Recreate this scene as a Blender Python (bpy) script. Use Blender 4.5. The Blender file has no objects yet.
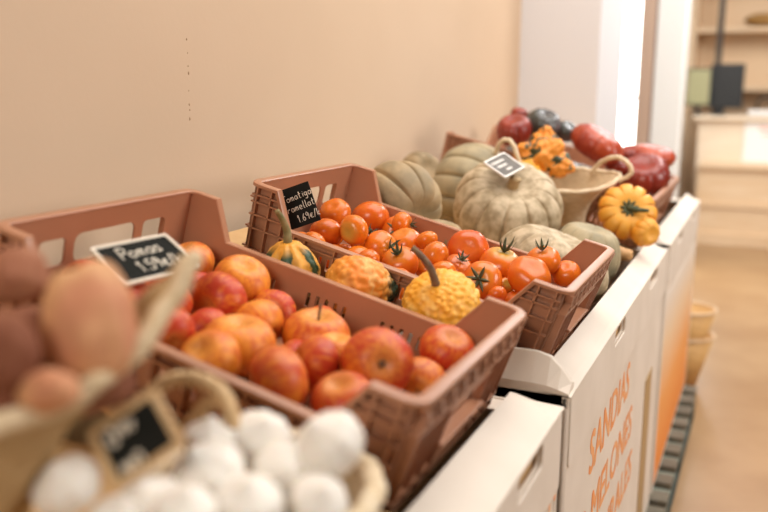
import bpy, bmesh, math, random
from mathutils import Vector, Matrix, noise

random.seed(11)
C = bpy.context.scene.collection
CAM_LOC = (0.9412, -0.7754, 0.3718)
CAM_RIGHT = (0.9109, 0.4127, 0.0038)
CAM_UP = (-0.0850, 0.1784, 0.9803)
CAM_FORWARD = (-0.4038, 0.8932, -0.1976)
FOCAL_PX = 845.61
TILT = 0.24562
TOMATO_ORIGIN = (0.0347, 0.5472, 0.0012)
PI = math.pi
VC = Vector(CAM_LOC)
SX = Vector((math.cos(TILT), 0, -math.sin(TILT)))     # down the sloping display, from the wall to the aisle
SN = Vector((math.sin(TILT), 0, math.cos(TILT)))      # square to the sloping display
RT = Matrix.Rotation(TILT, 4, 'Y')


def sl(u, y, w):
    return SX * u + Vector((0, y, 0)) + SN * w


# ------------------------------------------------------------------ materials
def mat(name, col, rough=.55, col2=None, scale=8.0, lo=.35, hi=.65, bump=0.0, bscale=60.0, spec=.5, sss=0.0, detail=4.0, stretch=(1, 1, 1), coat=0.0):
    m = bpy.data.materials.new(name); m.use_nodes = True
    nt = m.node_tree; b = nt.nodes['Principled BSDF']
    b.inputs['Base Color'].default_value = (*col, 1)
    b.inputs['Roughness'].default_value = rough
    b.inputs['Specular IOR Level'].default_value = spec
    if coat: b.inputs['Coat Weight'].default_value = coat; b.inputs['Coat Roughness'].default_value = .15
    if sss:
        b.inputs['Subsurface Weight'].default_value = sss
        b.inputs['Subsurface Radius'].default_value = (.01, .004, .002); b.inputs['Subsurface Scale'].default_value = 1.0
    tc = nt.nodes.new('ShaderNodeTexCoord')
    mp = nt.nodes.new('ShaderNodeMapping'); mp.inputs['Scale'].default_value = stretch
    nt.links.new(tc.outputs['Object'], mp.inputs['Vector'])
    if col2:
        n = nt.nodes.new('ShaderNodeTexNoise'); n.inputs['Scale'].default_value = scale; n.inputs['Detail'].default_value = detail
        nt.links.new(mp.outputs['Vector'], n.inputs['Vector'])
        r = nt.nodes.new('ShaderNodeMapRange'); r.inputs['From Min'].default_value = lo; r.inputs['From Max'].default_value = hi
        nt.links.new(n.outputs['Fac'], r.inputs['Value'])
        mx = nt.nodes.new('ShaderNodeMix'); mx.data_type = 'RGBA'
        mx.inputs[6].default_value = (*col, 1); mx.inputs[7].default_value = (*col2, 1)
        nt.links.new(r.outputs['Result'], mx.inputs[0]); nt.links.new(mx.outputs[2], b.inputs['Base Color'])
    if bump:
        n2 = nt.nodes.new('ShaderNodeTexNoise'); n2.inputs['Scale'].default_value = bscale; n2.inputs['Detail'].default_value = 3
        nt.links.new(mp.outputs['Vector'], n2.inputs['Vector'])
        bp = nt.nodes.new('ShaderNodeBump'); bp.inputs['Strength'].default_value = bump; bp.inputs['Distance'].default_value = .004
        nt.links.new(n2.outputs['Fac'], bp.inputs['Height']); nt.links.new(bp.outputs['Normal'], b.inputs['Normal'])
    return m


def add_mix(nt, fac, a, b):
    mx = nt.nodes.new('ShaderNodeMix'); mx.data_type = 'RGBA'
    for sock, v in ((mx.inputs[0], fac), (mx.inputs[6], a), (mx.inputs[7], b)):
        if isinstance(v, (tuple, list)): sock.default_value = (*v, 1)
        elif isinstance(v, (float, int)): sock.default_value = v
        else: nt.links.new(v, sock)
    return mx.outputs[2]


def math_node(nt, op, *vals, clamp=False):
    n = nt.nodes.new('ShaderNodeMath'); n.operation = op; n.use_clamp = clamp
    for i, v in enumerate(vals):
        if isinstance(v, (float, int)): n.inputs[i].default_value = v
        else: nt.links.new(v, n.inputs[i])
    return n.outputs[0]


def apple_material():
    # each apple's object colour: red channel = how red it is
    m = bpy.data.materials.new('apple_skin'); m.use_nodes = True
    nt = m.node_tree; b = nt.nodes['Principled BSDF']
    oi = nt.nodes.new('ShaderNodeObjectInfo'); sep = nt.nodes.new('ShaderNodeSeparateColor')
    nt.links.new(oi.outputs['Color'], sep.inputs[0])
    tc = nt.nodes.new('ShaderNodeTexCoord')
    nz = nt.nodes.new('ShaderNodeVectorMath'); nz.operation = 'NORMALIZE'; nt.links.new(tc.outputs['Object'], nz.inputs[0])
    mp = nt.nodes.new('ShaderNodeMapping'); mp.inputs['Scale'].default_value = (1, 1, .18); nt.links.new(nz.outputs[0], mp.inputs['Vector'])
    ofs = nt.nodes.new('ShaderNodeVectorMath'); ofs.operation = 'ADD'; nt.links.new(mp.outputs[0], ofs.inputs[0])
    rnd = math_node(nt, 'MULTIPLY', oi.outputs['Random'], 40.0); cmb = nt.nodes.new('ShaderNodeCombineXYZ')
    nt.links.new(rnd, cmb.inputs[0]); nt.links.new(rnd, cmb.inputs[1]); nt.links.new(cmb.outputs[0], ofs.inputs[1])
    st = nt.nodes.new('ShaderNodeTexNoise'); st.inputs['Scale'].default_value = 7; st.inputs['Detail'].default_value = 3
    nt.links.new(ofs.outputs[0], st.inputs['Vector'])
    bl = nt.nodes.new('ShaderNodeTexNoise'); bl.inputs['Scale'].default_value = 1.1; bl.inputs['Detail'].default_value = 1
    o2 = nt.nodes.new('ShaderNodeVectorMath'); o2.operation = 'ADD'; nt.links.new(nz.outputs[0], o2.inputs[0]); nt.links.new(cmb.outputs[0], o2.inputs[1])
    nt.links.new(o2.outputs[0], bl.inputs['Vector'])
    f = math_node(nt, 'ADD', math_node(nt, 'MULTIPLY', math_node(nt, 'SUBTRACT', bl.outputs['Fac'], .5), 1.1), math_node(nt, 'MULTIPLY', math_node(nt, 'SUBTRACT', st.outputs['Fac'], .5), 2.0))
    f = math_node(nt, 'ADD', f, math_node(nt, 'ADD', sep.outputs[0], .22), clamp=True)
    col = add_mix(nt, f, (.80, .275, .026), (.51, .045, .013))
    # pale yellow flush in the dimples
    ax = nt.nodes.new('ShaderNodeSeparateXYZ'); nt.links.new(nz.outputs[0], ax.inputs[0])
    pole = nt.nodes.new('ShaderNodeMapRange'); pole.inputs['From Min'].default_value = .70; pole.inputs['From Max'].default_value = .98
    nt.links.new(math_node(nt, 'ABSOLUTE', ax.outputs[2]), pole.inputs['Value'])
    col = add_mix(nt, math_node(nt, 'MULTIPLY', pole.outputs[0], .45), col, (.80, .44, .10))
    nt.links.new(col, b.inputs['Base Color'])
    b.inputs['Roughness'].default_value = .42; b.inputs['Specular IOR Level'].default_value = .4
    b.inputs['Subsurface Weight'].default_value = .02; b.inputs['Subsurface Radius'].default_value = (.012, .004, .002); b.inputs['Subsurface Scale'].default_value = 1
    return m


def tomato_material():
    # object colour: red = depth of ripeness, green = unripe shoulders
    m = bpy.data.materials.new('tomato_skin'); m.use_nodes = True
    nt = m.node_tree; b = nt.nodes['Principled BSDF']
    oi = nt.nodes.new('ShaderNodeObjectInfo'); sep = nt.nodes.new('ShaderNodeSeparateColor')
    nt.links.new(oi.outputs['Color'], sep.inputs[0])
    tc = nt.nodes.new('ShaderNodeTexCoord')
    nz = nt.nodes.new('ShaderNodeVectorMath'); nz.operation = 'NORMALIZE'; nt.links.new(tc.outputs['Object'], nz.inputs[0])
    n = nt.nodes.new('ShaderNodeTexNoise'); n.inputs['Scale'].default_value = 2.0
    nt.links.new(nz.outputs[0], n.inputs['Vector'])
    f = math_node(nt, 'ADD', math_node(nt, 'MULTIPLY', math_node(nt, 'SUBTRACT', n.outputs['Fac'], .5), .9), sep.outputs[0], clamp=True)
    col = add_mix(nt, f, (.76, .20, .012), (.62, .08, .008))
    ax = nt.nodes.new('ShaderNodeSeparateXYZ'); nt.links.new(nz.outputs[0], ax.inputs[0])
    sh = nt.nodes.new('ShaderNodeMapRange'); sh.inputs['From Min'].default_value = .55; sh.inputs['From Max'].default_value = 1.0
    nt.links.new(ax.outputs[2], sh.inputs['Value'])
    col = add_mix(nt, math_node(nt, 'MULTIPLY', sh.outputs[0], sep.outputs[1]), col, (.55, .42, .08))
    nt.links.new(col, b.inputs['Base Color'])
    b.inputs['Roughness'].default_value = .26; b.inputs['Specular IOR Level'].default_value = .5
    b.inputs['Subsurface Weight'].default_value = .0; b.inputs['Subsurface Radius'].default_value = (.012, .003, .001); b.inputs['Subsurface Scale'].default_value = 1
    return m


def axis_material(name, stops, rough=.6, noise_amt=.3, scale=3.0, angular=0, green=(.03, .06, .02), zcoord=True):
    # colour bands from the stem end (z=+1) to the blossom end, plus optional long stripes around the axis
    m = bpy.data.materials.new(name); m.use_nodes = True
    nt = m.node_tree; b = nt.nodes['Principled BSDF']; b.inputs['Roughness'].default_value = rough
    tc = nt.nodes.new('ShaderNodeTexCoord')
    ax = nt.nodes.new('ShaderNodeSeparateXYZ'); nt.links.new(tc.outputs['Generated'], ax.inputs[0])
    n = nt.nodes.new('ShaderNodeTexNoise'); n.inputs['Scale'].default_value = scale * 20; n.inputs['Detail'].default_value = 4
    nt.links.new(tc.outputs['Object'], n.inputs['Vector'])
    v = math_node(nt, 'ADD', ax.outputs[2], math_node(nt, 'MULTIPLY', math_node(nt, 'SUBTRACT', n.outputs['Fac'], .5), noise_amt), clamp=True)
    cr = nt.nodes.new('ShaderNodeValToRGB')
    el = cr.color_ramp.elements
    while len(el) < len(stops): el.new(.5)
    for e, (p, c) in zip(el, stops): e.position = p; e.color = (*c, 1)
    nt.links.new(v, cr.inputs['Fac'])
    out = cr.outputs['Color']
    if angular:
        so = nt.nodes.new('ShaderNodeSeparateXYZ'); nt.links.new(tc.outputs['Object'], so.inputs[0])
        ang = math_node(nt, 'ARCTAN2', so.outputs[1], so.outputs[0])
        s = math_node(nt, 'SINE', math_node(nt, 'MULTIPLY', ang, float(angular)))
        s = math_node(nt, 'ADD', s, math_node(nt, 'MULTIPLY', math_node(nt, 'SUBTRACT', n.outputs['Fac'], .5), 3.0))
        g = nt.nodes.new('ShaderNodeMapRange'); g.inputs['From Min'].default_value = .0; g.inputs['From Max'].default_value = .25
        nt.links.new(s, g.inputs['Value'])
        low = nt.nodes.new('ShaderNodeMapRange'); low.inputs['From Min'].default_value = .97; low.inputs['From Max'].default_value = .8
        nt.links.new(ax.outputs[2], low.inputs['Value'])
        out = add_mix(nt, math_node(nt, 'MULTIPLY', g.outputs[0], low.outputs[0]), out, green)
    nt.links.new(out, b.inputs['Base Color'])
    return m


M = {}
M['crate'] = mat('crate_plastic', (.46, .215, .12), .34, (.40, .18, .097), 5, bump=.05, bscale=200)
M['wall'] = mat('painted_plaster', (.62, .455, .315), .85, (.585, .425, .29), 1.5, bump=.06, bscale=90)
M['wall_white'] = mat('white_plaster', (.66, .64, .645), .8)
M['floor'] = mat('polished_floor', (.39, .23, .11), .34, (.31, .165, .07), 2.5, spec=.5)
M['card_white'] = mat('white_cardboard', (.78, .68, .58), .62, (.72, .62, .52), 6, bump=.03, bscale=80)
M['card_brown'] = mat('brown_cardboard', (.62, .39, .18), .8, (.55, .33, .14), 20)
M['ink'] = mat('orange_print', (.86, .30, .09), .6, (.88, .44, .20), 25)
M['band'] = axis_material('orange_cream_fade', [(0, (.86, .25, .03)), (.4, (.87, .36, .09)), (.75, (.84, .60, .38)), (1, (.80, .70, .60))], .6, .08, .4)  # orange at the foot, fading upwards to cream
M['tape'] = mat('packing_tape', (.42, .27, .12), .4)
M['slate'] = mat('chalkboard', (.012, .013, .011), .85, (.018, .018, .016), 30, spec=.12)
M['chalk'] = mat('chalk', (.78, .70, .58), .9)
M['label_frame'] = mat('label_frame', (.72, .62, .50), .55)
M['bamboo'] = mat('bamboo_frame', (.68, .47, .25), .55, (.60, .38, .18), 30)
M['grey_print'] = mat('printed_label', (.10, .09, .08), .6, (.16, .14, .12), 40)
M['stem_brown'] = mat('dry_stem', (.13, .065, .04), .8, (.22, .14, .07), 60, bump=.3, bscale=150)
M['stem_tan'] = mat('cut_stem', (.50, .34, .17), .8, (.40, .26, .12), 40, bump=.2)
M['stem_green'] = mat('green_stem', (.16, .15, .05), .7, (.27, .20, .08), 50)
M['leaf'] = mat('tomato_leaf', (.045, .06, .02), .7, (.11, .10, .04), 90)
M['apple'] = apple_material()
M['tomato'] = tomato_material()
M['sq_grey'] = mat('grey_pumpkin_skin', (.34, .25, .14), .65, (.56, .44, .29), 40, .38, .62, bump=.35, bscale=70)
M['sq_tan'] = mat('tan_pumpkin_skin', (.40, .275, .14), .65, (.26, .19, .10), 16, .4, .62, bump=.3, bscale=60)
M['sq_green'] = mat('green_grey_pumpkin_skin', (.40, .32, .19), .65, (.27, .225, .135), 16, .4, .62, bump=.3, bscale=60)
M['sq_red'] = mat('red_squash_skin', (.30, .034, .014), .3, (.20, .018, .010), 14, bump=.05, coat=.2)
M['sq_orange'] = mat('orange_red_squash_skin', (.44, .065, .016), .35, (.30, .03, .012), 12, coat=.15)
M['sq_dark'] = mat('dark_green_squash_skin', (.035, .04, .03), .25, (.12, .10, .10), 12, coat=.4)
M['potato'] = mat('pink_potato_skin', (.52, .21, .105), .75, (.64, .35, .16), 12, .4, .65, bump=.2, bscale=60)
M['potato_mid'] = mat('reddish_potato_skin', (.33, .12, .06), .8, (.44, .20, .10), 12, .4, .65, bump=.2, bscale=60)
M['potato_dark'] = mat('red_potato_skin', (.19, .055, .022), .85, (.28, .10, .045), 12, .4, .65, bump=.2, bscale=60)
M['garlic'] = mat('garlic_skin', (.84, .79, .72), .5, (.76, .64, .53), 25, .5, .75, sss=.1)
M['straw'] = mat('palm_straw', (.50, .32, .145), .75, (.38, .23, .09), 60, bump=.5, bscale=160, stretch=(1, 1, 3))
M['straw_pale'] = mat('pale_straw', (.76, .62, .44), .75, (.66, .50, .31), 60, bump=.5, bscale=160)
M['straw_rim'] = mat('worn_straw_rim', (.70, .54, .35), .75, (.58, .42, .24), 60, bump=.5, bscale=160)
M['straw_far'] = mat('pale_palm_weave', (.68, .52, .33), .75, (.58, .43, .26), 60, bump=.5, bscale=160, stretch=(1, 1, 3))
M['wood_veneer'] = mat('wood_veneer', (.62, .36, .13), .6, (.52, .29, .10), 10, stretch=(1, 1, 6))
M['wood_light'] = mat('light_wood', (.74, .55, .36), .5, (.68, .47, .28), 3, stretch=(1, 6, 6))
M['wood_pale'] = mat('pale_wood', (.80, .66, .50), .5, (.75, .60, .44), 3, stretch=(1, 6, 6))
M['black'] = mat('black_plastic', (.012, .012, .012), .4)
M['metal_dark'] = mat('dark_metal', (.04, .028, .02), .5)
M['screen'] = mat('olive_screen', (.36, .34, .18), .4)
M['paper'] = mat('white_paper', (.84, .80, .76), .7)
M['pallet'] = mat('painted_pallet_wood', (.12, .10, .07), .85, (.165, .14, .10), 12, stretch=(1, 1, 1))
M['pallet_dark'] = mat('dark_pallet_wood', (.030, .045, .038), .8, (.05, .065, .055), 12)
M['pallet_pale'] = mat('grey_green_pallet_edge', (.26, .29, .24), .8, (.20, .23, .19), 20)
M['frame_brown'] = mat('brown_door_frame', (.54, .37, .27), .5)
M['glass'] = mat('window_glass', (.95, .97, .95), .05)
g = M['glass'].node_tree.nodes['Principled BSDF']; g.inputs['Transmission Weight'].default_value = 1; g.inputs['IOR'].default_value = 1.02
M['warty_yellow'] = mat('warty_yellow_skin', (.88, .40, .03), .5, (.90, .54, .14), 40, .5, .72)
M['warty_orange'] = axis_material('warty_orange_skin', [(0, (.03, .045, .02)), (.14, (.035, .05, .02)), (.30, (.80, .36, .07)), (.42, (.82, .23, .015)), (.56, (.84, .44, .13)), (.66, (.82, .22, .015)), (1, (.82, .32, .04))], .55, .55, 3.0)
M['striped_gourd'] = axis_material('striped_gourd_skin', [(0, (.78, .50, .16)), (.5, (.74, .36, .06)), (1, (.76, .33, .03))], .5, .2, 2.5, angular=5)
M['patty'] = axis_material('orange_patty_skin', [(0, (.72, .26, .015)), (.5, (.80, .30, .015)), (1, (.80, .38, .05))], .45, .8, 3.5)
M['mixed_gourd'] = mat('mottled_gourd_skin', (.78, .28, .03), .5, (.05, .06, .025), 26, .52, .56)


# ------------------------------------------------------------------ mesh helpers
def link(name, me, m=None, parent=None, smooth=True):
    if m: me.materials.clear(); me.materials.append(m)
    if smooth:
        for p in me.polygons: p.use_smooth = True
    o = bpy.data.objects.new(name, me); C.objects.link(o)
    if parent: o.parent = parent
    return o


def obj(name, bm, m, parent=None, smooth=True, sharp=None):
    bmesh.ops.recalc_face_normals(bm, faces=bm.faces)
    me = bpy.data.meshes.new(name); bm.to_mesh(me); bm.free()
    o = link(name, me, m, parent, smooth)
    if smooth and sharp:
        me.set_sharp_from_angle(angle=math.radians(sharp))
    return o


def tag(o, label, cat, group=None, kind=None):
    o['label'] = label; o['category'] = cat
    if group: o['group'] = group
    if kind: o['kind'] = kind
    return o


def struct(name, bm, m, label=None):
    o = obj(name, bm, m, None, False); o['kind'] = 'structure'
    if label: o['label'] = label; o['category'] = name.split('_')[0]
    return o


def thing(name, label, cat, loc=(0, 0, 0), rot=None, group=None):
    o = bpy.data.objects.new(name, None); C.objects.link(o)
    o.location = loc
    if rot is not None: o.rotation_euler = rot.to_euler()
    o.empty_display_size = .05
    return tag(o, label, cat, group)


def box(bm, x0, x1, y0, y1, z0, z1, bev=0.0):
    r = bmesh.ops.create_cube(bm, size=1)
    for v in r['verts']:
        v.co = Vector(((x0 + x1) / 2 + v.co.x * (x1 - x0), (y0 + y1) / 2 + v.co.y * (y1 - y0), (z0 + z1) / 2 + v.co.z * (z1 - z0)))
    if bev:
        es = list({e for v in r['verts'] for e in v.link_edges})
        bmesh.ops.bevel(bm, geom=es, offset=bev, segments=2, affect='EDGES', profile=.5)


def bar(bm, a, b, w, h, up=Vector((0, 0, 1))):
    a, b = Vector(a), Vector(b); t = (b - a).normalized()
    s = t.cross(up)
    s = s.normalized() if s.length > 1e-5 else t.orthogonal().normalized()
    n = s.cross(t)
    vs = [bm.verts.new(p + s * i * w / 2 + n * j * h / 2) for p in (a, b) for i, j in ((-1, -1), (1, -1), (1, 1), (-1, 1))]
    for f in ((0, 1, 2, 3), (7, 6, 5, 4), (0, 4, 5, 1), (1, 5, 6, 2), (2, 6, 7, 3), (3, 7, 4, 0)): bm.faces.new([vs[i] for i in f])


def tube(bm, pts, rads, seg=10, closed=False, twist=None, caps=True):
    pts = [Vector(p) for p in pts]; n = len(pts)
    if not isinstance(rads, (list, tuple)): rads = [rads] * n
    rings = []; prev = None
    for i, p in enumerate(pts):
        a = pts[(i - 1) % n] if (closed or i > 0) else p
        b = pts[(i + 1) % n] if (closed or i < n - 1) else p
        t = (b - a).normalized()
        if prev is None: s = t.orthogonal().normalized()
        else:
            s = prev - t * prev.dot(t)
            s = s.normalized() if s.length > 1e-6 else t.orthogonal().normalized()
        prev = s; q = t.cross(s)
        rings.append([bm.verts.new(p + (s * math.cos(k * 2 * PI / seg) + q * math.sin(k * 2 * PI / seg)) * rads[i] * (1 + (twist(i, k) if twist else 0))) for k in range(seg)])
    for i in range(n if closed else n - 1):
        A, B = rings[i], rings[(i + 1) % n]
        for k in range(seg): bm.faces.new((A[k], A[(k + 1) % seg], B[(k + 1) % seg], B[k]))
    if not closed and caps:
        bm.faces.new(rings[0][::-1]); bm.faces.new(rings[-1])


def curve_pts(ctrl, n=8, closed=False):
    c = [Vector(p) for p in ctrl]; m = len(c); out = []
    for i in range(m if closed else m - 1):
        p0 = c[(i - 1) % m] if closed or i > 0 else c[0] * 2 - c[1]
        p1, p2 = c[i], c[(i + 1) % m]
        p3 = c[(i + 2) % m] if closed or i < m - 2 else c[-1] * 2 - c[-2]
        for k in range(n):
            t = k / n
            out.append(.5 * ((2 * p1) + (p2 - p0) * t + (2 * p0 - 5 * p1 + 4 * p2 - p3) * t * t + (3 * p1 - p0 - 3 * p2 + p3) * t ** 3))
    if not closed: out.append(c[-1])
    return out


def sphere_map(bm, fn, nu=36, nv=24):
    """closed surface of revolution topology: fn(theta, phi) -> point, phi from 0 (top pole) to pi"""
    top = bm.verts.new(fn(0, 0)); bot = bm.verts.new(fn(0, PI)); rows = []
    for j in range(1, nv):
        rows.append([bm.verts.new(fn(i * 2 * PI / nu, j * PI / nv)) for i in range(nu)])
    for i in range(nu):
        k = (i + 1) % nu
        bm.faces.new((top, rows[0][i], rows[0][k])); bm.faces.new((bot, rows[-1][k], rows[-1][i]))
        for j in range(len(rows) - 1): bm.faces.new((rows[j][i], rows[j + 1][i], rows[j + 1][k], rows[j][k]))


def plate(outline, holes, th, mtx):
    """flat panel of thickness th with holes, drawn in x/y and moved by mtx"""
    cu = bpy.data.curves.new('outline', 'CURVE'); cu.dimensions = '2D'; cu.fill_mode = 'BOTH'; cu.extrude = th / 2
    for pts in [outline] + holes:
        s = cu.splines.new('POLY'); s.points.add(len(pts) - 1); s.use_cyclic_u = True
        for p, q in zip(s.points, pts): p.co = (q[0], q[1], 0, 1)
    tmp = bpy.data.objects.new('outline', cu); C.objects.link(tmp)
    dg = bpy.context.evaluated_depsgraph_get(); dg.update()
    me = bpy.data.meshes.new_from_object(tmp.evaluated_get(dg))
    bpy.data.objects.remove(tmp); bpy.data.curves.remove(cu)
    me.transform(mtx)
    bm = bmesh.new(); bm.from_mesh(me); bpy.data.meshes.remove(me)
    bmesh.ops.remove_doubles(bm, verts=bm.verts, dist=1e-5)
    return bm


def rrect(x0, x1, y0, y1, r=.006, n=4):
    out = []
    for cx, cy, a in ((x1 - r, y0 + r, -PI / 2), (x1 - r, y1 - r, 0), (x0 + r, y1 - r, PI / 2), (x0 + r, y0 + r, PI)):
        out += [(cx + r * math.cos(a + k * PI / 2 / n), cy + r * math.sin(a + k * PI / 2 / n)) for k in range(n + 1)]
    return out


def frame_matrix(o, ex, ey, ez):
    m = Matrix((ex, ey, ez)).transposed().to_4x4(); m.translation = o
    return m


def face_dir(o, d, roll=0.0):
    o.rotation_euler = (Vector(d).to_track_quat('Z', 'Y').to_matrix() @ Matrix.Rotation(roll, 3, 'Z')).to_euler()


# ------------------------------------------------------------------ room
FLOOR = -1.09
WALLX = -.15
CORNER = 3.16
bm = bmesh.new(); box(bm, -3, 7, -5, 10, FLOOR - .1, FLOOR); struct('floor', bm, M['floor'])
bm = bmesh.new(); box(bm, WALLX - .12, WALLX, -5, CORNER + .1, FLOOR, 2.1); struct('wall_left', bm, M['wall'])
bm = bmesh.new(); box(bm, WALLX - .12, .213, CORNER, CORNER + .64, FLOOR, 2.1); struct('wall_return', bm, M['wall_white'])
# old screw marks on the plaster
sc_ = thing('wall_scuff', 'line of small brown flaking scuff marks on the cream wall', 'scuff', (WALLX, .665, .415))
sc_.name = 'wall_scuff'
bm = bmesh.new()
for (dy, dz, r) in ((0, .047, .0032), (.002, -.02, .004), (.001, -.006, .002), (0, -.083, .003), (.001, -.094, .0025), (0, -.112, .004), (.001, .02, .0016), (0, -.055, .0016)):
    rr = bmesh.ops.create_icosphere(bm, subdivisions=2, radius=1)
    for v in rr['verts']: v.co = Vector((v.co.x * .0012, v.co.y * r * .55 + dy, v.co.z * r * .9 + dz)) * 1.0
obj('flaked_paint', bm, mat('flaked_paint', (.36, .22, .12), .9), sc_)

# far wall with the shop window, brown door frame and white pillar
WY = 5.0
bm = bmesh.new()
box(bm, -3, -.42, WY, WY + .12, FLOOR, 2.1)
box(bm, -.42, .135, WY, WY + .12, FLOOR, -.45); struct('wall_back', bm, M['wall_white'])
bm = bmesh.new(); box(bm, .235, .405, WY - .05, WY + .22, FLOOR, 2.1, .004); struct('wall_pillar', bm, mat('white_gloss_paint', (.86, .84, .80), .5))
w = thing('window_1', 'tall bright shop window behind the produce display', 'window', (-.14, WY, .3)); w['kind'] = 'structure'
bm = bmesh.new(); box(bm, -.28, .275, .05, .056, -.75, 1.8); obj('pane', bm, M['glass'], w, False)
bm = bmesh.new(); box(bm, -.28, .275, .03, .08, -.01, .01); box(bm, -.28, .275, .03, .08, 1.77, 1.8); box(bm, -.28, .275, .03, .08, -.75, -.72); box(bm, -.28, -.25, .03, .08, -.75, 1.8); obj('window_frame', bm, M['wall_white'], w, False)
bm = bmesh.new(); box(bm, .137, .223, WY - .06, WY + .16, FLOOR, 2.1, .005); o = struct('trim_1', bm, M['frame_brown']); 

# counter and shelving at the far end of the shop
ct = thing('shop_counter', 'pale wooden shop counter with a stepped wooden base at the far end', 'counter', (.9, 8.3, FLOOR))
bm = bmesh.new(); box(bm, -.65, 2.2, -.3, .35, 1.15, 1.19, .004); obj('counter_top', bm, M['wood_pale'], ct, False)
bm = bmesh.new(); box(bm, -.6, 2.2, -.24, .3, .0, 1.15); obj('body', bm, M['wood_pale'], ct, False)
bm = bmesh.new(); box(bm, -.55, 2.2, -.62, -.24, 0, .72, .004); obj('front_bench', bm, M['wood_light'], ct, False)
bm = bmesh.new(); box(bm, -.55, 2.2, -.66, -.2, .72, .76, .004); obj('bench_top', bm, M['wood_light'], ct, False)
bm = bmesh.new(); box(bm, -.57, 2.2, -.66, -.62, .0, .12, .004); box(bm, -.57, 2.2, -.64, -.62, .36, .40); obj('trim_board', bm, M['wood_light'], ct, False)
pn = thing('paper_notice', 'white paper notice with pale red lettering hung on the counter front', 'notice', (.87, 8.05, -.06))
bm = bmesh.new(); box(bm, -.155, .3, -.005, 0, -.32, .15); obj('sheet', bm, M['paper'], pn, False)
bm = bmesh.new(); box(bm, -.03, .2, -.008, -.005, .03, .06); box(bm, .0, .2, -.008, -.005, -.02, .0); obj('red_print', bm, mat('faded_red_print', (.80, .45, .38), .7), pn, False)
mo = thing('till_monitor', 'black till monitor standing on the pale counter', 'monitor', (.42, 8.2, .10))
bm = bmesh.new(); box(bm, -.05, .25, -.02, .03, .07, .49, .01); obj('screen_back', bm, M['black'], mo, False)
bm = bmesh.new(); box(bm, -.01, .12, -.1, .1, 0, .012, .003); box(bm, .03, .09, 0, .03, .01, .12); obj('stand', bm, M['black'], mo, False)
cp = thing('customer_display', 'olive green square display beside the black till monitor', 'display', (.27, 8.12, .10))
bm = bmesh.new(); box(bm, -.11, .12, -.02, .02, .09, .45, .008); obj('casing', bm, M['black'], cp, False)
bm = bmesh.new(); box(bm, -.10, .10, -.026, -.018, .105, .435); obj('screen', bm, M['screen'], cp, False)
bm = bmesh.new(); box(bm, -.06, .05, -.06, .06, 0, .01); box(bm, -.02, .02, -.01, .01, .01, .1); obj('stand', bm, M['black'], cp, False)
tr = thing('paper_tray', 'white paper tray lying on the counter right of the monitor', 'tray', (.86, 8.12, .10))
bm = bmesh.new(); box(bm, -.13, .3, -.1, .1, 0, .012); box(bm, -.13, .3, -.1, -.094, 0, .06); box(bm, -.13, -.124, -.1, .1, 0, .06); obj('tray_shell', bm, M['paper'], tr, False)
sh = thing('wall_shelving', 'light wooden wall shelving with a dark upright behind the counter', 'shelf', (1.0, 9.3, FLOOR))
for z in (1.42, 2.03, 2.55):
    bm = bmesh.new(); box(bm, -.95, 2.4, -.17, .2, z, z + .05, .003); obj('shelf_board', bm, M['wood_light'], sh, False)
bm = bmesh.new(); box(bm, -.95, 2.4, .2, .23, 0, 3.4); obj('back_panel', bm, mat('shelf_back_panel', (.70, .50, .31), .6), sh, False)
bm = bmesh.new(); box(bm, -.66, -.60, -.2, -.17, .0, 3.4); obj('upright', bm, M['metal_dark'], sh, False)
bm = bmesh.new(); box(bm, -.95, -.87, -.2, .2, 0, 3.4); obj('side_panel', bm, M['wood_light'], sh, False)
sb = thing('bread_basket', 'small brown loaf-shaped basket on the top wall shelf', 'basket', (.78, 9.22, FLOOR + 2.08))
bm = bmesh.new(); sphere_map(bm, lambda a, p: Vector((.19 * math.sin(p) * math.cos(a), .13 * math.sin(p) * math.sin(a), .07 + .07 * math.cos(p))), 24, 12); obj('basket_body', bm, mat('dark_wicker', (.42, .22, .06), .8, (.3, .15, .04), 40), sb)
mz = thing('desk_tap', 'small dark swivel arm standing beside the monitor', 'stand', (.80, 8.3, .10))
bm = bmesh.new(); tube(bm, [(0, 0, 0), (0, 0, .13), (.04, 0, .18), (.12, 0, .17)], .012); obj('arm_tube', bm, M['metal_dark'], mz)
bm = bmesh.new(); tube(bm, [(0, 0, 0), (0, 0, .012)], .04, 16); obj('foot', bm, M['metal_dark'], mz)

# ------------------------------------------------------------------ pallets
def pallet(y0, y1, label):
    z1 = -.95; t = thing('pallet', label, 'pallet', (.3, y0, FLOOR), None, 'pallets under the cardboard bins')
    L = y1 - y0; n = 9
    for k in range(n):
        bm = bmesh.new(); yy = k * (L - .075) / (n - 1); box(bm, -.42, .437, yy, yy + .075, .118, .14, .002); obj('deck_board', bm, M['pallet'], t, False)
    for x in (-.40, .0, .375):
        bm = bmesh.new(); box(bm, x, x + .06, 0, L, .096, .118, .002); obj('stringer', bm, M['pallet_pale'] if x > .3 else M['pallet_dark'], t, False)
        bm = bmesh.new(); box(bm, x, x + .09 if x < .3 else x + .06, 0, L, 0, .02, .002); obj('bottom_board', bm, M['pallet_dark'], t, False)
        for yy in (0, L / 2 - .07, L - .14):
            bm = bmesh.new(); box(bm, x, x + .06, yy, yy + .14, .02, .096, .002); obj('block', bm, M['pallet_dark'], t, False)
    return t
pallet(-.62, .55, 'pallet under the nearest cardboard bin')
pallet(.62, 1.87, 'pallet under the middle cardboard bin lettered in orange')
pallet(1.91, 3.10, 'dark pallet with slatted deck showing under the farthest cardboard bin')

# ------------------------------------------------------------------ cardboard bins
XF, RIMZ, XB = .68, -.11, -.12


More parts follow.
